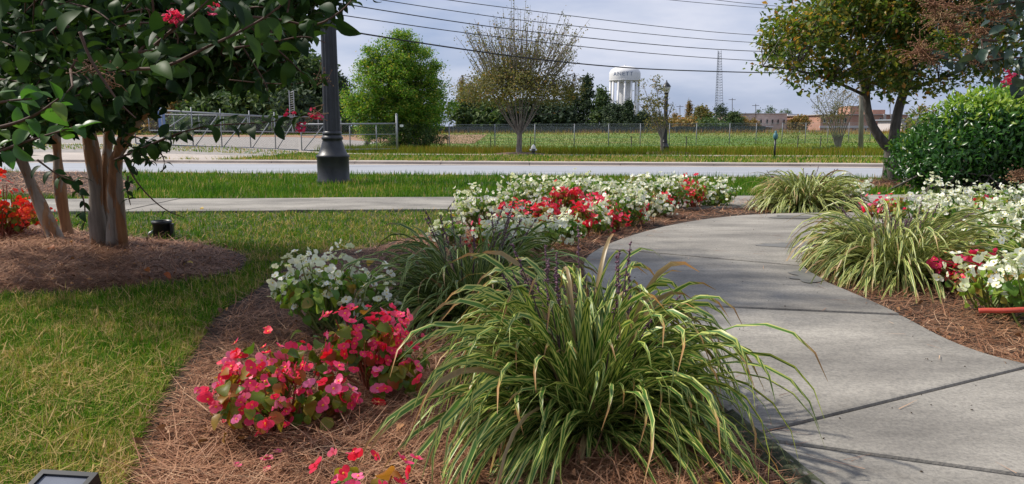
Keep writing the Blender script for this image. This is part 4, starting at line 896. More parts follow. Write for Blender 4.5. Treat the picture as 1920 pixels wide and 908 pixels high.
# hedge shrub at right
hb0 = P(1830, 366); hb0[2] = 0; hd = thing('laurel_shrub', 'big dense laurel shrub with sunlit yellow green top at right', 'shrub', hb0)
def hedge_pts(n):
    k = hb0[1] / F; out_ = []; 
    lob = [(1760, 290, 78, 60), (1830, 270, 110, 85), (1900, 255, 110, 80), (1990, 250, 120, 80), (1720, 310, 42, 42), (1850, 225, 80, 42), (1925, 215, 80, 42), (2100, 260, 130, 90)]
    wts = np.array([a * c_ for _, _, a, c_ in lob], float); wts /= wts.sum(); li = rng.choice(len(lob), n, p=wts); a = np.array(lob)[li]; d = randn(n); d[:, 1] = -np.abs(d[:, 1]) * np.where(rng.random(n) < .8, 1, -1)
    rr = rng.uniform(.80, 1.07, n); c = np.array([P(q[0], q[1], d=hb0[1] + .5) for q in a])
    p = c + d * (np.stack([a[:, 2] * k, np.full(n, .75), a[:, 3] * k], 1)) * rr[:, None]; p[:, 2] = np.where(p[:, 2] < .02, rng.uniform(.02, .25, n), p[:, 2]); return p, d
p, d = hedge_pts(26000); n = len(p)
M = frames(p, d * .5 + rng.normal(0, .45, (n, 3)) + [0, 0, .2], None, .075 * rng.uniform(.7, 1.3, n), d * .6 + rng.normal(0, .5, (n, 3)) + [0, 0, .7])
M_younglit = leafmat('sunlit_young_laurel_leaf', leafstops((.10, .22, .02), (.20, .34, .03), (.34, .42, .06)), .35, .4)
sh = []
for _ in range(110):
    k_ = rng.integers(n); 
    if d[k_, 2] < .1: continue
    L_ = rng.uniform(.06, .22); dr_ = np.array([rng.normal(0, .25), rng.normal(0, .25), 1]); t_ = rng.random((16, 1)); sh.append(p[k_] + dr_ * L_ * t_ + rng.normal(0, .006, (16, 3)))
sh = np.concatenate(sh); Ms = frames(sh, rng.normal(0, .6, (len(sh), 3)) + [0, -.3, .3], None, .06 * rng.uniform(.6, 1.2, len(sh)), rng.normal(0, .8, (len(sh), 3)) + [0, 0, .8])
MB().inst(T_lau[0], Ms, rng.random(len(sh))).build('new_shoot', M_younglit, hd, True, kind='stuff')
yg = (d[:, 2] > .05 + .3 * rng.normal(size=n)) & (p[:, 2] > .72 + .40 * rng.random(n)); My = M[yg].copy(); My[:, 2, 3] += rng.uniform(0, .12, yg.sum()); place(hd, 'leaf', T_lau, My, M_younglit, 1.0, limit=120, stuffname='new_growth'); M = M[~yg]  # upper leaves brighter: young growth, with the sunlit top put into the colour
place(hd, 'leaf', T_lau, M, M_hedge, 1.0, limit=180, stuffname='foliage')
mb = MB()
for q in range(90): a = hb0 + [rng.normal(0, .35), rng.normal(.3, .2), 0]; e = p[rng.integers(n)] ; mb.tube([a, (a + e) / 2 + [0, 0, .1], e], [.014, .009, .004], 5)
mb.build('stem', M_bark, hd, True, kind='stuff')

# ------------------------------------------------------------------ far trees
M_maple = leafmat('bright_green_leaf', [(0, (.035, .11, .012)), (.4, (.10, .23, .018)), (.8, (.24, .35, .04)), (.97, (.42, .38, .06)), (1, (.38, .2, .05))], .6, .45, vary=False)
M_zel = leafmat('olive_brown_leaf', [(0, (.08, .09, .03)), (.45, (.15, .15, .045)), (.85, (.22, .19, .06)), (1, (.34, .18, .05))], .7, .35, vary=False)
M_dark = leafmat('dark_evergreen', [(0, (.018, .035, .018)), (.5, (.035, .065, .028)), (1, (.07, .10, .035))], .8, .15, vary=False)
M_midg = leafmat('mid_green_leaf', [(0, (.035, .07, .025)), (.5, (.06, .11, .03)), (1, (.13, .17, .04))], .7, .25, vary=False)
M_aut = leafmat('autumn_leaf', [(0, (.10, .10, .03)), (.5, (.24, .17, .04)), (1, (.38, .18, .05))], .7, .25, vary=False)
M_jun = leafmat('juniper_leaf', [(0, (.04, .09, .02)), (.6, (.08, .15, .03)), (1, (.14, .2, .05))], .7, .2, vary=False)
def gbase(u, v): return G(u, v)
def RB(b, dd, l): return [(P(u, v, d=b[1] + q) - b, r_) for u, v, q, r_ in l]
def EE(b, u, v, ru, rd, rv, dd=0): c = P(u, v, d=b[1] + dd) - b; k = b[1] / F; return (c[0], c[1], c[2], ru * k, rd, rv * k)
b = gbase(748, 280)
tree('maple_tree', 'full bright green tree behind the fence left of centre', b, [((0, 0, -.1), .2), ((0, 0, 1.5), .16), ((.1, 0, 4), .08)], [],
     [EE(b, 745, 175, 92, 2.4, 55), EE(b, 755, 120, 62, 1.8, 55), EE(b, 757, 85, 30, 1.2, 35), EE(b, 700, 205, 58, 2, 38), EE(b, 800, 205, 52, 2, 40), EE(b, 700, 130, 35, 1.2, 40), EE(b, 665, 195, 24, 1, 30), EE(b, 755, 235, 75, 2, 42), EE(b, 810, 150, 26, 1, 35)], 560, 190, .27, .13, M_maple, M_farbark, shell=.5)
b = gbase(686, 276); tree('bush', 'yellowish bush growing through the gate left of the maple', b, None, [], [EE(b, 690, 245, 22, .8, 30), EE(b, 700, 225, 25, .8, 20)], 40, 60, .18, .12, M_maple, M_farbark, cat='bush')
b = gbase(790, 281); tree('bush', 'dark leafy undergrowth right of the gate post', b, None, [], [EE(b, 770, 255, 30, 1, 26), EE(b, 805, 258, 30, 1, 24), EE(b, 830, 268, 14, .5, 12)], 80, 60, .2, .12, M_midg, M_farbark, cat='bush')
# zelkova
b = gbase(973, 290)
zl = []; ang = np.linspace(-1, 1, 13)
tr_ = RB(b, 0, [(973, 294, 0, .2), (973, 280, 0, .15), (974, 262, 0, .13), (974, 250, 0, .12)])
for q, a in enumerate(ang):
    a2 = a + rng.normal(0, .04); top = 30 + 95 * abs(a2) ** 1.6 + rng.uniform(0, 40); dd = rng.uniform(-1.6, 1.6)
    zl.append(RB(b, 0, [(974, 256, 0, .05), (973 + 30 * a2, 215, dd * .2, .035), (973 + 62 * a2, 150, dd * .6, .03), (973 + 105 * a2, top + 10, dd, .012)]))
ex = []
for _ in range(170):                                         # long bare shoots above the dense part
    a2 = rng.uniform(-1, 1); s0 = P(973 + 75 * a2, rng.uniform(110, 160), d=b[1] + rng.uniform(-1.5, 1.5)); e = s0 + np.array([a2 * 1.1 + rng.normal(0, .25), rng.normal(0, .3), rng.uniform(1.2, 2.9) * (1.15 - .45 * abs(a2))])
    zl.append(None); ex.append((s0, e))
zl = [l for l in zl if l is not None]
fp_ = []
for s0, e in ex:
    t = rng.random((26, 1)); fp_.append(s0 + (e - s0) * t + rng.normal(0, .12, (26, 3)) - b)
def prune_z(p): u, v, z_ = proj(p); return (v < 216 + 30 * np.abs((u - 973) / 110) ** 1.0 * -1 + rng.normal(0, 8, len(p))) | (rng.random(len(p)) < .03)
zr = tree('zelkova_tree', 'vase shaped tree with olive brown leaves and bare top across the road', b, tr_, zl, [EE(b, 973, 165, 108, 2.8, 36), EE(b, 940, 150, 70, 2, 36), EE(b, 892, 178, 42, 1.5, 32), EE(b, 1050, 172, 45, 1.5, 34), EE(b, 975, 130, 60, 1.8, 36)], 330, 60, .30, .11, M_zel, M_farbark, extra=np.concatenate(fp_), prune=prune_z)
mb = MB()
for s0, e in ex: mb.tube([s0, (s0 + e) / 2 + rng.normal(0, .06, 3), e], [.02, .013, .006], 4, cap=False)
mb.build('shoot', M_farbark, zr, kind='stuff')
# small sparse tree by far lamp
b = gbase(1241, 289)
sl_ = [RB(b, 0, [(1241, 262, 0, .05), (1238 + 14 * a, 225, 0, .03), (1232 + 34 * a, 175 + 20 * abs(a), 0, .01)]) for a in (-1, -.5, 0, .5, .9)]
tree('young_tree', 'young sparse tree with brown leaves beside the far lamp post', b, RB(b, 0, [(1242, 292, 0, .11), (1241, 275, 0, .08), (1240, 258, 0, .06)]), sl_, [EE(b, 1205, 165, 16, .5, 16), EE(b, 1225, 190, 28, .8, 28), EE(b, 1236, 225, 26, .8, 26), EE(b, 1250, 205, 12, .5, 22), EE(b, 1235, 160, 10, .4, 18)], 60, 24, .15, .12, M_zel, M_farbark)
# multi-stem shrub tree + juniper island
b = gbase(1571, 279)
ml = [RB(b, 0, [(1571 + 3 * a, 282, 0, .055), (1571 + 9 * a, 255, 0, .035), (1571 + 26 * a, 215, 0, .02), (1571 + 52 * a, 185 - 22 * (1 - abs(a)), 0, .008)]) for a in np.linspace(-1, 1, 9)]
tree('crape_myrtle', 'bare looking multi stemmed small tree on the far verge', b, None, ml, [EE(b, 1571, 200, 46, 1.4, 32), EE(b, 1560, 225, 26, 1, 16)], 150, 18, .2, .085, M_zel, M_farbark, twr=.018)
for k, (u, v, ru) in enumerate(((1530, 287, 18), (1556, 284, 16), (1600, 284, 22))):
    b = gbase(u, v); tree('juniper', ['leftmost', 'middle', 'rightmost'][k] + ' low green juniper at the foot of the far bare tree', b, None, [], [EE(b, u, v - 3, ru, .8, 4)], 26, 50, .10, .10, M_jun, M_farbark, cat='shrub', group='junipers around the far tree')
mu = MB()
for (u, v, rx) in ((973, 290, 1.6), (1248, 288, 1.9), (1572, 287, 3.4)):
    c = gbase(u, v); mb = MB().lathe([(rx, -.02), (rx * .8, .05), (rx * .4, .1), (.01, .12)], c, 20); mb.build('mulch_mound', surf('mound_mulch_%d' % u, [(.3, (.09, .05, .03)), (.7, (.2, .13, .09))], 4, 6, .95), kind='structure', smooth=True)

# conifers and woods
def mass(name, label, u, vt, wpx, d, mat, kind='cone', n=2200, group=None, cat='tree'):
    x = (u - 960) / F * d; b = np.array([x, d, float(terr(x, d))]); H = CAMZ + d * (HOR - vt) / F - b[2]; rad = wpx * .5 / F * d
    root = thing(name, label, cat, b, group); MB().tube([b - [0, 0, .2], b + [0, 0, H * .5], b + [0, 0, H * .9]], [.03 * H, .02 * H, .005 * H], 7).build('trunk', M_bark, root, True)
    k = 60; t = rng.random(k) ** (.9 if kind == 'cone' else 1); rr = rad * ((1 - t) ** .75 if kind == 'cone' else np.sqrt(np.clip(1 - (2 * t - .95) ** 2, .05, 1))) * rng.uniform(.55, 1.0, k); a = rng.uniform(0, 6.28, k)
    c = np.stack([rr * np.cos(a), rr * np.sin(a), t * H * .97 + .02 * H], 1); li = rng.integers(0, k, n)
    p = b + c[li] + rng.normal(0, 1, (n, 3)) * rad * [.17, .17, .14]; 
    # core so that the crown is opaque
    m2 = n // 2; t = rng.random(m2); rr = rad * ((1 - t) ** .8 if kind == 'cone' else np.sqrt(np.clip(1 - (2 * t - .95) ** 2, 0, 1))) * rng.random(m2) ** .5 * .8; a = rng.uniform(0, 6.28, m2)
    p = np.vstack([p, b + np.stack([rr * np.cos(a), rr * np.sin(a), t * H * .93], 1)]); p[:, 2] = np.maximum(p[:, 2], b[2] + .05); q = len(p)
    M = frames(p, rng.normal(0, .7, (q, 3)) + [0, -.3, .7], None, rad * .2 * rng.uniform(.6, 1.4, q) * (1 if kind == 'cone' else .95), rng.normal(0, 1, (q, 3)))
    MB().inst(T_diamond, M, rng.random(q)).build('foliage', mat, root, kind='stuff')
con = [(1098, 148, 48, 118, 'cone', M_dark, 'tallest dark conifer left of the water tower'), (1125, 168, 50, 116, 'cone', M_midg, 'dark green tree just right of the tallest conifer'), (1068, 172, 50, 120, 'round', M_dark, 'dark rounded tree left of the tallest conifer'),
       (1150, 198, 46, 112, 'round', M_dark, 'low dark tree below the water tower at left'), (1176, 192, 40, 110, 'cone', M_dark, 'pointed dark conifer in front of the water tower'), (1200, 212, 40, 112, 'round', M_dark, 'low dark bush right of the water tower'),
       (1035, 190, 70, 116, 'round', M_dark, 'dark evergreen behind the vase shaped tree at right'), (985, 192, 80, 118, 'round', M_dark, 'dark evergreen right behind the vase shaped tree'), (930, 190, 80, 118, 'round', M_midg, 'green tree behind the vase shaped tree at left'), (880, 180, 70, 120, 'round', M_midg, 'green tree between the bright maple and the vase shaped tree'),
       (868, 148, 30, 121, 'cone', M_aut, 'yellow tree peeping between the maple and the vase shaped tree'), (1232, 222, 40, 112, 'round', M_dark, 'dark bush behind the far lamp'),
       (1262, 215, 24, 118, 'round', M_aut, 'low orange bush right of the far lamp'), (1287, 192, 26, 120, 'cone', M_aut, 'orange pointed tree right of the far lamp'), (1312, 203, 40, 116, 'round', M_zel, 'brownish thin tree left of the round dark one'),
       (1346, 197, 30, 112, 'round', M_dark, 'round very dark tree at the foot of the radio mast'), (1370, 212, 34, 114, 'round', M_midg, 'green bush right of the round dark tree'), (1380, 222, 44, 115, 'round', M_aut, 'rusty bush in front of the pink brick building'), (1330, 228, 60, 110, 'round', M_midg, 'low green scrub under the round dark tree'), (1410, 225, 20, 130, 'round', M_aut, 'yellow bush in front of the brick windows'), (1492, 220, 36, 150, 'round', M_aut, 'orange brown tree at the right end of the pink brick building'), (1280, 228, 70, 112, 'round', M_aut, 'low orange scrub behind the far fence')]
for k, (u, vt, wp, d, kd, mt, lb) in enumerate(con): mass('conifer' if kd == 'cone' else 'far_tree', lb, u, vt, wp, d, mt, kd, 2600 if wp > 30 else 1300)
for k, (u, vt, wp) in enumerate(((1414, 205, 20), (1437, 200, 26), (1458, 206, 20), (1470, 207, 24))): mass('far_tree', ['leftmost', 'second', 'third', 'rightmost'][k] + ' dark tree showing above the pink brick building', u, vt, wp, 205, M_midg, 'round', 600, 'trees above the brick building')
wood = [(300, 150, 130, 112, M_midg), (370, 120, 130, 118, M_dark), (430, 95, 120, 110, M_midg), (500, 100, 130, 114, M_dark), (560, 90, 120, 108, M_midg), (600, 115, 90, 106, M_midg), (640, 145, 60, 104, M_dark), (400, 175, 110, 96, M_midg), (480, 178, 110, 95, M_midg), (560, 180, 110, 94, M_dark), (330, 185, 90, 96, M_aut), (630, 185, 60, 98, M_midg), (230, 140, 140, 115, M_dark), (130, 150, 150, 112, M_midg), (20, 140, 160, 116, M_dark)]
pos = ['at the far left of the wood, tall', 'second tall dark one in the wood', 'above the sliding gate', 'tall dark one left of the lamp post', 'just left of the lamp post', 'behind the lamp post', 'dark one right of the lamp post', 'low one above the gate rail', 'low one left of the lamp post', 'low dark one touching the lamp post', 'low yellowish one at the gate left end', 'low one right of the lamp post', 'behind the myrtle trunks', 'behind the leaning myrtle stem', 'at the left edge of the photo']
for k, (u, vt, wp, d, mt) in enumerate(wood): mass('far_tree', 'woodland tree ' + pos[k], u, vt, wp, d, mt, 'round', 3400, 'trees of the wood at left')
for u, v, wp, lb in ((450, 215, 80, 'low green thicket behind the gate at left'), (540, 212, 80, 'low green thicket behind the gate near the lamp post'), (370, 215, 80, 'low thicket behind the gate left end')): mass('thicket', lb, u, v, wp, 92, M_jun, 'round', 1600, None, 'bush')
pass; mass('far_tree', 'thin leafless looking tree between lamp shrub and hedge at far right', 1715, 200, 60, 90, M_zel, 'round', 500)

# ------------------------------------------------------------------ fences
def fence(pts, h, label, post_r=.03, mesh_gap=.11, name='chain_link_fence', top_rail=False, wire=.0035, posts=True):
    b = pts[0]; root = thing(name, label, 'fence', b)
    for p in pts: MB().tube([p - [0, 0, .1], p + [0, 0, h]], post_r, 8).build('post', M_post, root, True)
    net = MB()
    for a, c in zip(pts[:-1], pts[1:]):
        L_ = np.hypot(*(c - a)[:2]); dr = (c - a) / L_; n = int(L_ / mesh_gap)
        for z in (.04, h - .02): MB().tube([a + [0, 0, z], c + [0, 0, z]], .012 if top_rail and z > .5 else .005, 5).build('rail', M_galv, root)
        for sg in (1, -1):
            st = np.arange(-h, L_, mesh_gap) if sg == 1 else np.arange(0, L_ + h, mesh_gap)
            s0 = np.clip(st, 0, L_); z0 = (s0 - st) * sg; s1 = np.clip(st + sg * h, 0, L_); z1 = (s1 - st) * sg
            A = a + dr * s0[:, None]; A[:, 2] += z0; B = a + dr * s1[:, None]; B[:, 2] += z1; k = len(st); wv = np.array([0, 0, wire])
            V = np.stack([A - wv, A + wv, B + wv, B - wv], 1).reshape(-1, 3); net.add(V, (np.arange(k) * 4)[:, None] + np.arange(4))
    net.build('wire_mesh', M_galv, root, kind='stuff'); return root
def fpt(u, v, d): p = P(u, v, d=d); p[2] = terr(p[0], p[1]); return p
us = [839, 927, 1004, 1080, 1146, 1207, 1263, 1315, 1379, 1430, 1480, 1525, 1568, 1608, 1650]
ds = np.interp(us, [839, 1004, 1650], [48, 51, 62]); fence([fpt(u, 0, d) for u, d in zip(us, ds)], 1.62, 'chain link fence running along the field beyond the road', .032)
for k, (u, d) in enumerate(((836, 46), (919, 46), (996, 46.5), (1190, 47), (1296, 47.5), (1511, 48), (1555, 48.5))):
    p = fpt(u, 0, d); mb = MB().box(p + [0, 0, .4], (.05, .05, .95)); mb.box(p + [0, 0, .86], (.07, .03, .03)); tag(mb.build('stake', M_stake, None), 'short dark steel stake %s in front of the far fence' % ['by the dark undergrowth', 'left of the vase shaped tree', 'behind the hydrant', 'left of the young tree', 'right of the far lamp', 'left of the junipers', 'just behind the junipers'][k], 'stake', 'short stakes along the field')
# back fence with dark screen
M_screen = surf('dark_screen_fabric', [(.3, (.020, .026, .032)), (.7, (.045, .055, .062))], 3, 7, .9)
bf = thing('screened_fence', 'dark fabric screened fence along the back of the field', 'fence', (0, 104, 0))
xs = np.linspace(-38, 34, 37); 
for q, (x0, x1) in enumerate(zip(xs[:-1], xs[1:])):
    y0, y1 = 104 - SL * x0 * .3, 104 - SL * x1 * .3; z0, z1 = terr(x0, y0), terr(x1, y1); hh = .78 + .1 * rng.random()
    p0, p1 = np.array([x0, y0, z0]), np.array([x1, y1, z1]); m_ = (p0 + p1) / 2
    MB().tube([p0, p0 + [0, 0, .80]], .03, 6).build('post', M_post, bf); V = [p0 + [0, 0, 0], p1, p1 + [0, 0, hh], m_ + [0, 0, hh - .04], p0 + [0, 0, hh]]
    V = [p0, p1, p1 + [0, 0, hh], p0 + [0, 0, hh]]; V += [v + np.array([0, .02, 0]) for v in V]
    MB().add(V, np.array([[0, 1, 2, 3], [7, 6, 5, 4], [3, 2, 6, 7]])).build('screen', M_screen, bf)
M_gate = plain('dull_galvanised_tube', (.26, .275, .29), .6, .3)
# gates at left
def gate(pl, h, label, ups, braces, name='sliding_gate', mid=None, ext=0):
    """pl = end points (bottom), ups = fractions of uprights"""
    a, c = pl; root = thing(name, label, 'gate', a); dr = c - a; at = lambda t, z: a + dr * t + np.array([0, 0, z])
    MB().tube([at(0, h), at(1, h)], .045, 8).build('top_rail', M_gate, root, True); MB().tube([at(0, .05), at(1, .05)], .04, 8).build('bottom_rail', M_gate, root, True)
    if mid: MB().tube([at(0, mid), at(1, mid)], .025, 8).build('middle_rail', M_gate, root, True)
    for t in ups: MB().tube([at(t, .05), at(t, h + ext)], .032, 8).build('upright', M_gate, root, True)
    for t0, t1 in braces: MB().tube([at(t0, .06), at(t1, h - .02)], .026, 8).build('brace', M_gate, root, True)
    L_ = np.linalg.norm(dr[:2]); net = MB()
    for sg in (1, -1):
        st = np.arange(-h, L_, .13) if sg == 1 else np.arange(0, L_ + h, .13); s0 = np.clip(st, 0, L_); z0 = (s0 - st) * sg; s1 = np.clip(st + sg * h, 0, L_); z1 = (s1 - st) * sg
        A = a + dr / L_ * s0[:, None]; A[:, 2] += z0; B = a + dr / L_ * s1[:, None]; B[:, 2] += z1; wv = np.array([0, 0, .003])
        net.add(np.stack([A - wv, A + wv, B + wv, B - wv], 1).reshape(-1, 3), (np.arange(len(st)) * 4)[:, None] + np.arange(4))
    net.build('wire_mesh', M_gate, root, kind='stuff'); return root
g0, g1 = P(255, 271, d=37.5), P(560, 283.5, d=40.5)
gate((g0, g1), 1.72, 'long galvanised sliding gate with diagonal braces at left', [0, .16, .335, .51, .69, .85], [(.05, .33), (.35, .5), (.52, .68), (.70, .84), (.86, .99)], ext=.25)
g2, g3 = P(566, 284, d=40.6), P(745, 281, d=42)
gate((g2, g3), 1.42, 'galvanised gate leaf behind the lamp post with a middle rail', [0, .5, .78], [(.02, .24)], mid=.85)
p = P(745, 283, d=42); mb = MB().tube([p, p + [0, 0, 1.95]], .06, 10).lathe([(.07, 1.95), (.06, 2.0), (.01, 2.04)], p, 10); tag(mb.build('gate_post', M_gate, None, True), 'thick galvanised gate post with small white sign beside it', 'post')
p = P(753, 236, d=42.0); tag(MB().box(p, (.19, .02, .12)).box(p + [0, .02, 0], (.02, .02, .16)).build('sign', plain('sign_white', (.72, .74, .7), .5)), 'small white sign hung on the wire right of the gate post', 'sign')
g4, g5 = P(280, 246, d=62), P(640, 250, d=66)
gate((g4, g5), 1.35, 'second fence rail line across the gravel lot behind the gate', list(np.linspace(0, 1, 9)), [], name='yard_fence')
p = P(305, 250, d=55); mb = MB().box(p + [0, 0, .9], (.34, .34, 1.9)).box(p + [0, 0, 1.87], (.4, .4, .06)).box(p + [0, 0, .02], (.46, .46, .1)); tag(mb.build('utility_cabinet', plain('blue_paint', (.12, .2, .4), .5)), 'slim blue utility cabinet behind the gate', 'cabinet')
# lattice thing over the wood (ladder like antenna)
p = P(548, 218, d=70); mb = MB()
for dx in (-.2, .2): mb.tube([p + [dx, 0, 0], p + [dx, 0, 2.3]], .04, 6)
for z in np.arange(.1, 2.3, .2): mb.tube([p + [-.2, 0, z], p + [.2, 0, z + .1]], .025, 5)
mb.tube([p + [0, 0, -1.5], p + [0, 0, .1]], .06, 6); tag(mb.build('lattice_tower', M_galv), 'small white lattice ladder standing in front of the wood', 'tower')

# ------------------------------------------------------------------ street lamps
def lamp(base, H, label, head=True, full=True):
    root = thing('street_lamp', label, 'street lamp', base, 'black cast iron street lamps'); n = 48
    pr = [(.235, -.03), (.24, .02), (.235, .05), (.222, .07), (.222, .36), (.232, .375), (.232, .395), (.205, .41), (.165, .50), (.142, .58), (.135, .61), (.148, .62), (.150, .645), (.135, .66), (.128, .675)]
    MB().lathe(pr, base, 40).build('base', M_black, root, True)
    MB().lathe([(.126, .67), (.118, .72), (.112, 1.2), (.105, 2.2), (.094, H * .8), (.086, H * .85)], base, n, 12, .16).build('shaft', M_black, root, True)
    MB().lathe([(.12, .672), (.135, .69), (.135, .71), (.118, .73)], base, 32).build('collar', M_black, root, True)
    h0 = H * .85
    MB().lathe([(.09, h0), (.11, h0 + .03), (.11, h0 + .06), (.07, h0 + .1), (.12, h0 + .2), (.14, h0 + .22)], base, 20).build('capital', M_black, root, True)
    MB().lathe([(.13, h0 + .22), (.2, h0 + .45), (.21, h0 + .55), (.0, h0 + .55)], base, 16).build('lantern_glass', plain('lamp_glass', (.6, .6, .55), .25), root, True)
    MB().lathe([(.235, h0 + .53), (.22, h0 + .57), (.14, h0 + .68), (.06, h0 + .76), (.03, h0 + .80), (.035, h0 + .84), (.0, h0 + .9)], base, 16).build('lantern_cap', M_black, root, True)
    return root
b = P(626, 344); b[2] = 0; lamp(b, 4.6, 'large black fluted lamp post standing in the near grass strip')
b = G(1246, 288.5); lamp(b, 3.5, 'distant black lamp post with lantern beside the young tree')

# hydrant, marker post, utility pole, wires
M_hyw = plain('hydrant_white', (.75, .74, .68), .5); M_hyd = plain('hydrant_dark', (.06, .055, .04), .6)
b = G(1000, 292); hy = thing('fire_hydrant', 'small fire hydrant with white caps on the far verge', 'fire hydrant', b)
MB().lathe([(.12, 0), (.12, .03), (.085, .05), (.085, .3), (.09, .32)], b, 14).build('barrel', M_hyd, hy, True)
MB().lathe([(.11, .32), (.12, .36), (.10, .44), (.05, .5), (.03, .53), (.0, .55)], b, 14).build('bonnet', M_hyw, hy, True)
for sx in (-1, 1): MB().tube([b + [sx * .07, -.02, .27], b + [sx * .17, -.03, .27]], [.05, .055], 10).build('nozzle_cap', M_hyw, hy, True)
MB().tube([b + [0, -.07, .24], b + [0, -.16, .24]], [.065, .07], 10).build('nozzle_cap', M_hyd, hy, True)
b = G(1452, 295); mk = thing('marker_post', 'short black post with a blue green cap on the far verge', 'post', b)
MB().tube([b - [0, 0, .1], b + [0, 0, .8]], .045, 10).build('post', M_blkpl, mk, True); MB().lathe([(.05, .8), (.10, .84), (.11, .98), (.08, 1.05), (.05, 1.1), (.05, 1.16), (.0, 1.2)], b, 14).build('cap', plain('teal_paint', (.06, .18, .2), .5), mk, True)
M_wood = barkmat('weathered_pole', (.16, .14, .12), (.25, .23, .2), (.36, .33, .3), (6, 6, .6), 3, .3)
b = G(1614, 283); pts = [b - [0, 0, .2], P(1616, 150, d=b[1]), P(1617, -300, d=b[1])]; up = thing('utility_pole', 'pale wooden utility pole behind the forked tree', 'pole', b); MB().tube(pts, [.15, .13, .10], 12).build('pole', M_wood, up, True)
MB().box(pts[2] + [0, 0, -.4], (2.4, .1, .12)).build('crossarm', M_wood, up)
for u, vt, vb, d, lb in ((1417, 195, 245, 150, 'tall wooden power pole in front of the pink brick building'), (1275, 197, 240, 170, 'far power pole with crossarm left of the radio mast'), (1384, 208, 240, 170, 'short far power pole left of the brick building'), (1398, 211, 240, 175, 'thin far power pole near the brick roof line'), (1532, 206, 240, 170, 'far power pole between the two brick buildings'), (1373, 184, 240, 220, 'thin bare far mast right of the radio mast'), (1669, 190, 240, 130, 'far power pole seen between the forked limbs')):
    b = P(u, 242, d=d); t = P(u, vt, d=d); p_ = thing('power_pole', lb, 'pole', b, 'far power poles'); k = d / F
    MB().tube([b, t], [.7 * k, .5 * k], 6).build('pole', M_twigdk, p_); MB().box(t - [0, 0, 3 * k], (13 * k, .1, .8 * k)).build('crossarm', M_twigdk, p_)
M_wire = plain('cable_black', (.02, .02, .025), .6)
def depthw(u): return float(np.interp(u, [200, 640, 1480, 2200], [22, 28, 44, 70]))
lines = [([(300, 5), (480, 30), (640, 57), (820, 86), (1000, 111), (1130, 124), (1240, 131.5), (1480, 138), (1700, 138), (2000, 132)], .030, 'thickest lowest overhead cable crossing the sky'),
         ([(250, -40), (450, -3), (632, 28), (919, 69), (1240, 103.5), (1480, 118), (1700, 124), (2000, 126)], .018, 'second overhead cable from the bottom'),
         ([(350, -45), (657, 10), (820, 36), (959, 56), (1240, 86), (1412, 97), (1700, 106), (2000, 110)], .020, 'third overhead cable from the bottom'),
         ([(450, -45), (711, 0), (913, 30), (959, 36), (1240, 67), (1400, 80), (1700, 95), (2000, 102)], .016, 'fourth overhead cable from the bottom'),
         ([(600, -36), (837, 0), (959, 16), (1240, 51), (1400, 66), (1700, 82), (2000, 90)], .016, 'fifth overhead cable from the bottom'),
         ([(1000, -28), (1250, 0), (1410, 14), (1700, 36), (2000, 52)], .014, 'overhead cable near the top edge, lower of the short pair'),
         ([(1100, -30), (1340, 0), (1410, 8), (1700, 32), (2000, 50)], .014, 'overhead cable near the top edge, upper of the short pair')]
for l, r_, lb in lines:
    pts = chaikin([P(u, v, d=depthw(u)) for u, v in l], 3); tag(MB().tube(pts, r_, 6).build('overhead_cable', M_wire, None, True), lb, 'power line', 'overhead cables along the road')

# ------------------------------------------------------------------ water tower, mast, buildings
D = 420.0; k = D / F; c = P(1169.5, 237, d=D); c[2] = 0
wt = thing('water_tower', 'white domed water tower on columns above the trees', 'water tower', c); M_wt = surf('white_tank_paint', [(.3, (.68, .67, .66)), (.7, (.80, .79, .78))], .25, 6, .6)
def zz(v): return CAMZ + D * (HOR - v) / F
Rr = 28.5 * k; pr = [(0, zz(157)), (Rr * .5, zz(158)), (Rr * .9, zz(156.5)), (Rr * .98, zz(154)), (Rr, zz(150)), (Rr, zz(142))]
for t in np.linspace(.1, 1, 9): a = t * math.pi / 2; pr.append((max(Rr * math.cos(a) ** .82, .01), zz(142) + (zz(128) - zz(142)) * math.sin(a)))
MB().lathe(pr, c, 64).build('tank', M_wt, wt, True)
MB().lathe([(Rr * 1.0, zz(154.8)), (Rr * 1.035, zz(154.5)), (Rr * 1.035, zz(153.2)), (Rr * 1.0, zz(152.9))], c, 64).build('balcony_ring', M_wt, wt)
MB().lathe([(Rr * .50, -1), (Rr * .50, zz(156.8))], c, 24).build('riser', M_wt, wt, True)
for q in range(14): a = q * 2 * math.pi / 14 + .1; x, y = math.cos(a) * Rr * .93, math.sin(a) * Rr * .93; MB().tube([c + [x, y, -1], c + [x, y, zz(156.5)]], 1.9 * k, 10).build('column', M_wt, wt, True)
MB().tube([c + [0, 0, zz(128.5)], c + [0, 0, zz(126)]], .5, 8).build('vent', M_wt, wt)
cu = bpy.data.curves.new('lettering', 'FONT'); cu.body = 'ANETT'; cu.size = 1.0; cu.space_character = 1.12; cu.resolution_u = 2; to = bpy.data.objects.new('lettering_tmp', cu); col.objects.link(to)
bpy.context.view_layer.update(); dg = bpy.context.evaluated_depsgraph_get(); tm = bpy.data.meshes.new_from_object(to.evaluated_get(dg)); bpy.data.objects.remove(to)
import bmesh
bm = bmesh.new(); bm.from_mesh(tm)
xs_ = [v.co.x for v in bm.verts]; w_ = max(xs_); hh_ = max(v.co.y for v in bm.verts)
bmesh.ops.triangulate(bm, faces=bm.faces)
for v in bm.verts:
    a = R(-54) + v.co.x / w_ * R(76); zt = zz(146.5) + v.co.y / hh_ * (6.6 * k); rad_ = Rr * 1.012; v.co = Vector((c[0] + math.sin(a) * rad_, c[1] - math.cos(a) * rad_, zt))
bmesh.ops.recalc_face_normals(bm, faces=bm.faces); lm_ = bpy.data.meshes.new('lettering'); bm.to_mesh(lm_); bm.free(); lm_.materials.append(plain('blue_lettering', (.16, .20, .30), .6))
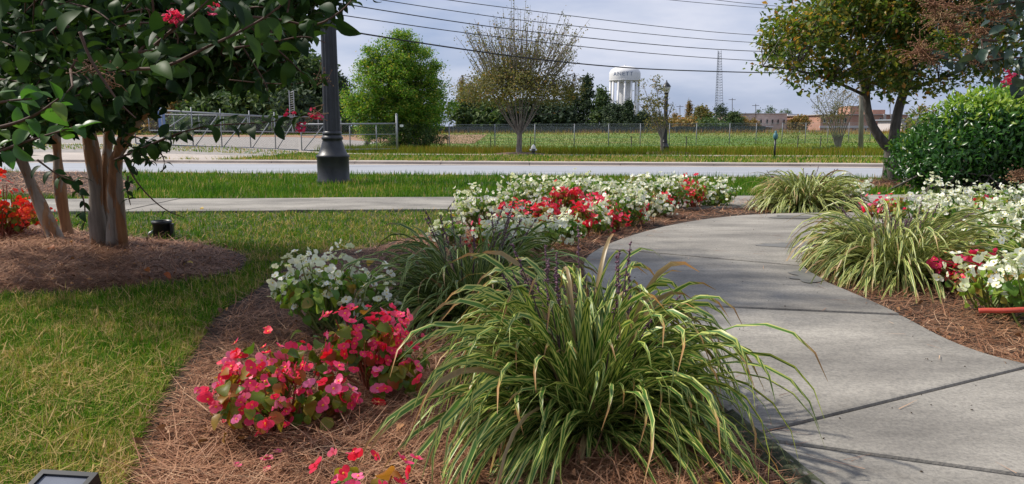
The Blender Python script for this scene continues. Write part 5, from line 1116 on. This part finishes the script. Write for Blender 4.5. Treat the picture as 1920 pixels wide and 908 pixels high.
lo = bpy.data.objects.new('lettering', lm_); col.objects.link(lo); lo.parent = wt; lo.matrix_parent_inverse = Matrix.Translation(-wt.location)
# radio mast
D = 330.0; k = D / F; mm = thing('radio_mast', 'tall thin lattice radio mast right of the water tower', 'mast', P(1346, 240, d=D)); M_mast = plain('mast_grey', (.30, .32, .36), .6)
def mp_(v, sx, sy): w_ = np.interp(v, [95, 205, 240], [3.0, 7.5, 9.5]) * k; cc = P(np.interp(v, [95, 205], [1348.5, 1346]), v, d=D); return cc + [sx * w_, sy * w_, 0]
cr = [(-1, -1), (1, -1), (0, 1)]
for sx, sy in cr: MB().tube([mp_(v, sx, sy) for v in (240, 200, 150, 95)], .10, 5).build('leg', M_mast, mm)
lat = MB(); vs_ = np.linspace(238, 96, 30)
for v0, v1 in zip(vs_[:-1], vs_[1:]):
    for a, c2 in ((0, 1), (1, 2), (2, 0)): lat.tube([mp_(v0, *cr[a]), mp_(v1, *cr[c2])], .055, 4, cap=False); lat.tube([mp_(v0, *cr[a]), mp_(v0, *cr[c2])], .055, 4, cap=False)
lat.build('bracing', M_mast, mm, kind='stuff')
# buildings
def brick(name, a, b_, mortar, sc=1.0):
    m, nt, bs = newmat(name); t = nt.nodes.new('ShaderNodeTexCoord'); mp2 = nt.nodes.new('ShaderNodeMapping'); mp2.inputs['Rotation'].default_value = (math.pi / 2, 0, 0); br = nt.nodes.new('ShaderNodeTexBrick')
    br.inputs['Scale'].default_value = sc; br.inputs['Color1'].default_value = (*a, 1); br.inputs['Color2'].default_value = (*b_, 1); br.inputs['Mortar'].default_value = (*mortar, 1); br.inputs['Mortar Size'].default_value = .012
    nt.links.new(t.outputs['Object'], mp2.inputs[0]); nt.links.new(mp2.outputs[0], br.inputs['Vector']); c = mixc(nt, 1.0, br.outputs[0], ramp(nt, [(.35, (.8, .8, .8)), (.65, (1.1, 1.1, 1.1))], noise(nt, .35, 6)), 'MULTIPLY'); nt.links.new(c, bs.inputs['Base Color']); bs.inputs['Roughness'].default_value = .9; return m
M_b1 = brick('sunlit_pink_brick', (.50, .36, .31), (.60, .48, .42), (.6, .52, .48)); M_b2 = brick('red_brick', (.42, .20, .14), (.46, .25, .18), (.4, .3, .25)); M_bw = surf('pale_render', [(.3, (.48, .42, .40)), (.7, (.62, .56, .54))], .4, 7, .9); M_win = plain('dark_window_glass', (.03, .035, .04), .2); M_trim = plain('window_trim', (.45, .40, .37), .7); M_roofw = plain('white_roof', (.72, .73, .76), .6)  # pink brick base raised to stand for sun on the front wall
def bx(name, u0, u1, v0, v1, d, dep, mat, parent, off=0.0):
    """box whose front face shows at these pixels at depth d"""
    a = P(u0, v1, d=d + off); c = P(u1, v0, d=d + off); return MB().box([(a[0] + c[0]) / 2, d + off + dep / 2, (a[2] + c[2]) / 2], (abs(c[0] - a[0]), dep, abs(c[2] - a[2]))).build(name, mat, parent)
def window(root, u0, u1, v0, v1, d):
    f = MB(); a = P(u0, v1, d=d); c = P(u1, v0, d=d); w_, h_ = c[0] - a[0], c[2] - a[2]; t = min(w_, h_) * .12; y = d - .06
    for (cx, cz, sx, sz) in ((a[0] + t / 2, (a[2] + c[2]) / 2, t, h_), (c[0] - t / 2, (a[2] + c[2]) / 2, t, h_), ((a[0] + c[0]) / 2, a[2] + t / 2, w_ - 2 * t, t), ((a[0] + c[0]) / 2, c[2] - t / 2, w_ - 2 * t, t)): f.box([cx, y, cz], (sx, .2, sz))
    f.box([(a[0] + c[0]) / 2, y - .05, a[2] - t * .5], (w_ * 1.2, .3, t)); fo = f.build('window', M_trim, root)
    g = MB().box([(a[0] + c[0]) / 2, d - .02, (a[2] + c[2]) / 2], (w_ - 2 * t, .06, h_ - 2 * t)).build('pane', M_win, None); g.parent = fo; return fo
D = 165; b1 = thing('brick_building', 'two storey pale pink brick building with a row of windows', 'building', P(1430, 245, d=D))
bx('wall', 1384, 1476, 214, 249, D, 18, M_b1, b1); bx('parapet', 1383, 1477, 212.5, 214, D, 18.6, M_trim, b1, -.25); bx('white_band', 1384, 1400, 219, 234, D, .1, M_bw, b1, -.08)
for u in (1397.5, 1409, 1424.5, 1436, 1446, 1456.5, 1467.5): window(b1, u, u + 4.2, 224, 232.5, D)
for u in (1397.5, 1443, 1464): window(b1, u, u + 5, 239, 246, D)
bx('canopy', 1425, 1450, 237, 238.2, D, 2.5, M_roofw, b1, -2.6)
b2 = thing('white_roofed_building', 'low building with a white roof right of the pink brick one', 'building', P(1487, 245, d=175)); bx('wall', 1477, 1498, 222, 247, 175, 12, M_b2, b2); bx('roof', 1476.5, 1499, 214, 222, 175, 12.5, M_roofw, b2, -.2)
b3 = thing('warehouse', 'long low pale shed between the brick buildings', 'building', P(1520, 245, d=185)); bx('wall', 1499, 1552, 231, 247, 185, 14, M_bw, b3); bx('roof', 1498, 1553, 227, 231, 185, 14.5, M_roofw, b3, -.2); bx('door', 1508, 1514, 236, 246.5, 185, .2, M_win, b3, -.1)
D = 150; b4 = thing('brick_building', 'long red brick building with pale lower storey behind the forked tree', 'building', P(1620, 246, d=D))
bx('wall', 1537, 1702, 216, 250, D, 20, M_b2, b4); bx('lower_storey', 1537, 1702.4, 236, 240, D, .3, M_bw, b4, -.2); bx('parapet', 1536.5, 1703, 214.6, 216, D, 20.5, M_trim, b4, -.25)
bx('penthouse', 1594, 1615, 199, 214.5, D, 6, M_b2, b4, 2); bx('penthouse', 1636, 1660, 206, 214.5, D, 6, M_b2, b4, 2); bx('pilaster', 1655, 1662, 214, 249, D, .5, M_trim, b4, -.4); bx('pilaster', 1668, 1673, 214, 249, D, .5, M_trim, b4, -.4)
for u in (1543, 1556, 1569, 1582, 1648, 1688, 1695): window(b4, u, u + 5.2, 221, 230, D)
for u in (1543, 1560, 1582, 1600, 1618, 1640, 1678, 1690): window(b4, u, u + 6.5, 240.5, 247, D)
b5 = thing('shed', 'pale grey shed left of the hedge at far right', 'building', P(1705, 246, d=120)); bx('wall', 1690, 1740, 226, 252, 120, 8, M_bw, b5); bx('roof', 1688, 1742, 223.5, 226, 120, 8.6, M_galv, b5, -.2); bx('door', 1698, 1706, 232, 251, 120, .2, M_win, b5, -.1)
b6 = thing('warehouse', 'dark roofed warehouse hidden in the wood at left', 'building', P(400, 240, d=90)); bx('wall', 250, 470, 172, 236, 124, 10, M_bw, b6); bx('roof', 245, 474, 162, 172, 124, 10.5, plain('green_grey_roof', (.12, .16, .15), .6), b6, -.2)

# ------------------------------------------------------------------ garden lights, fallen leaves
b = P(305, 446); b[2] = 0; gl = thing('spotlight', 'black cylindrical garden spotlight in the grass by the myrtle', 'garden light', b)
MB().lathe([(.045, .0), (.062, .01), (.062, .10), (.068, .102), (.068, .125), (.060, .125), (.056, .112), (.050, .085), (.0, .08)], b, 24).build('housing', M_blkpl, gl, True)
MB().box(b + [.078, -.01, .055], (.02, .05, .10), .2).box(b + [.07, 0, .02], (.03, .03, .02)).build('bracket', M_blkpl, gl); MB().tube([b + [-.055, -.03, .05], b + [-.08, -.03, .035], b + [-.085, -.03, .01]], .010, 8).build('knob', plain('grey_metal', (.45, .47, .46), .4, .5), gl, True)
MB().lathe([(.02, -.1), (.02, .01)], b, 10).build('stake', M_blkpl, gl)
c = P(132, 905, z=.06); fl = thing('floodlight', 'flat black floodlight lying at the bottom left corner', 'garden light', (c[0], c[1], 0)); tl = R(16)
Mx = np.array([[1, 0, 0], [0, math.cos(tl), -math.sin(tl)], [0, math.sin(tl), math.cos(tl)]])
cc = np.array([c[0] + .005, c[1] - .065, .05]); MB().box(cc, (.125, .12, .035), -.12, M=Mx).build('body', M_blkpl, fl)
fr = MB()
for (ox, oy, sx, sy) in ((-.057, 0, .012, .12), (.057, 0, .012, .12), (0, .054, .102, .012), (0, -.054, .102, .012)):
    o = Mx @ np.array([ox, oy, .022]); ca, sa = math.cos(-.12), math.sin(-.12); fr.box(cc + [o[0] * ca - o[1] * sa, o[0] * sa + o[1] * ca, o[2]], (sx, sy, .012), -.12, M=Mx)
fr.build('frame', M_blkpl, fl); o = Mx @ np.array([0, 0, .0205]); MB().box(cc + o, (.102, .095, .004), -.12, M=Mx).build('glass', plain('frosted_glass', (.16, .17, .2), .2), fl)
MB().tube([cc + [-.11, .01, -.03], cc + [-.09, 0, -.01], cc + [-.075, 0, 0]], .014, 8).build('bracket', M_blkpl, fl, True); MB().lathe([(.012, -.1), (.012, .03)], (c[0], c[1] - .06, 0), 8).build('stake', M_blkpl, fl)
M_fall = leafmat('fallen_leaf', [(0, (.40, .10, .03)), (.5, (.45, .20, .04)), (1, (.55, .38, .06))], .6, .2)
fl_px = [((102, 466), 'yellow curled fallen leaf in front of the myrtle trunks', .07), ((362, 494), 'orange fallen leaf at the right tip of the left straw bed', .06), ((308, 512), 'orange fallen leaf on the left straw bed', .05), ((272, 504), 'small orange fallen leaf beside the other on the left bed', .05), ((690, 500), 'rusty fallen leaf heap behind the white begonia', .08), ((1350, 905), 'brown leaf on straw by the path edge', .04), ((1330, 835), 'tan leaf on straw under the big lily turf', .04), ((940, 842), 'orange leaf under the big lily turf at left', .04), ((380, 388), 'leaf on the lawn strip', .06), ((845, 405), 'leaf on the near pavement edge', .05)]
for (u, v), lb, s_ in fl_px:
    p = P(u, v, z=.045); m = frames([p], rng.normal(0, .3, (1, 3)) + [0, -.2, 1], rng.uniform(0, 6, 1), s_)[0]
    o = bpy.data.objects.new('fallen_leaf', template_mesh('fallen_leaf', T_myr[1], M_fall)); col.objects.link(o); o.matrix_world = Matrix([list(map(float, r_)) for r_ in m]); tag(o, lb, 'leaf', 'fallen leaves')
for k, (u, v) in enumerate(((497, 860), (420, 790), (500, 880), (505, 858), (520, 846), (445, 872))):
    p = P(u, v, z=.035); m = frames([p], [[.1, -.3, 1]], rng.uniform(0, 6, 1), .022)[0]
    o = bpy.data.objects.new('fallen_petal', template_mesh('fallen_petal', T_flow[k % 4], M_fp)); col.objects.link(o); o.matrix_world = Matrix([list(map(float, r_)) for r_ in m]); tag(o, 'tiny pink petal ' + ['lowest but one below the nearest pink begonia', 'leftmost on the straw under the nearest pink begonia', 'lowest of those on the straw at the bottom', 'just above the lowest pair on the straw', 'closest under the stems of the nearest pink begonia', 'low on the straw left of the small cut off begonia'][k], 'petal', 'fallen petals')
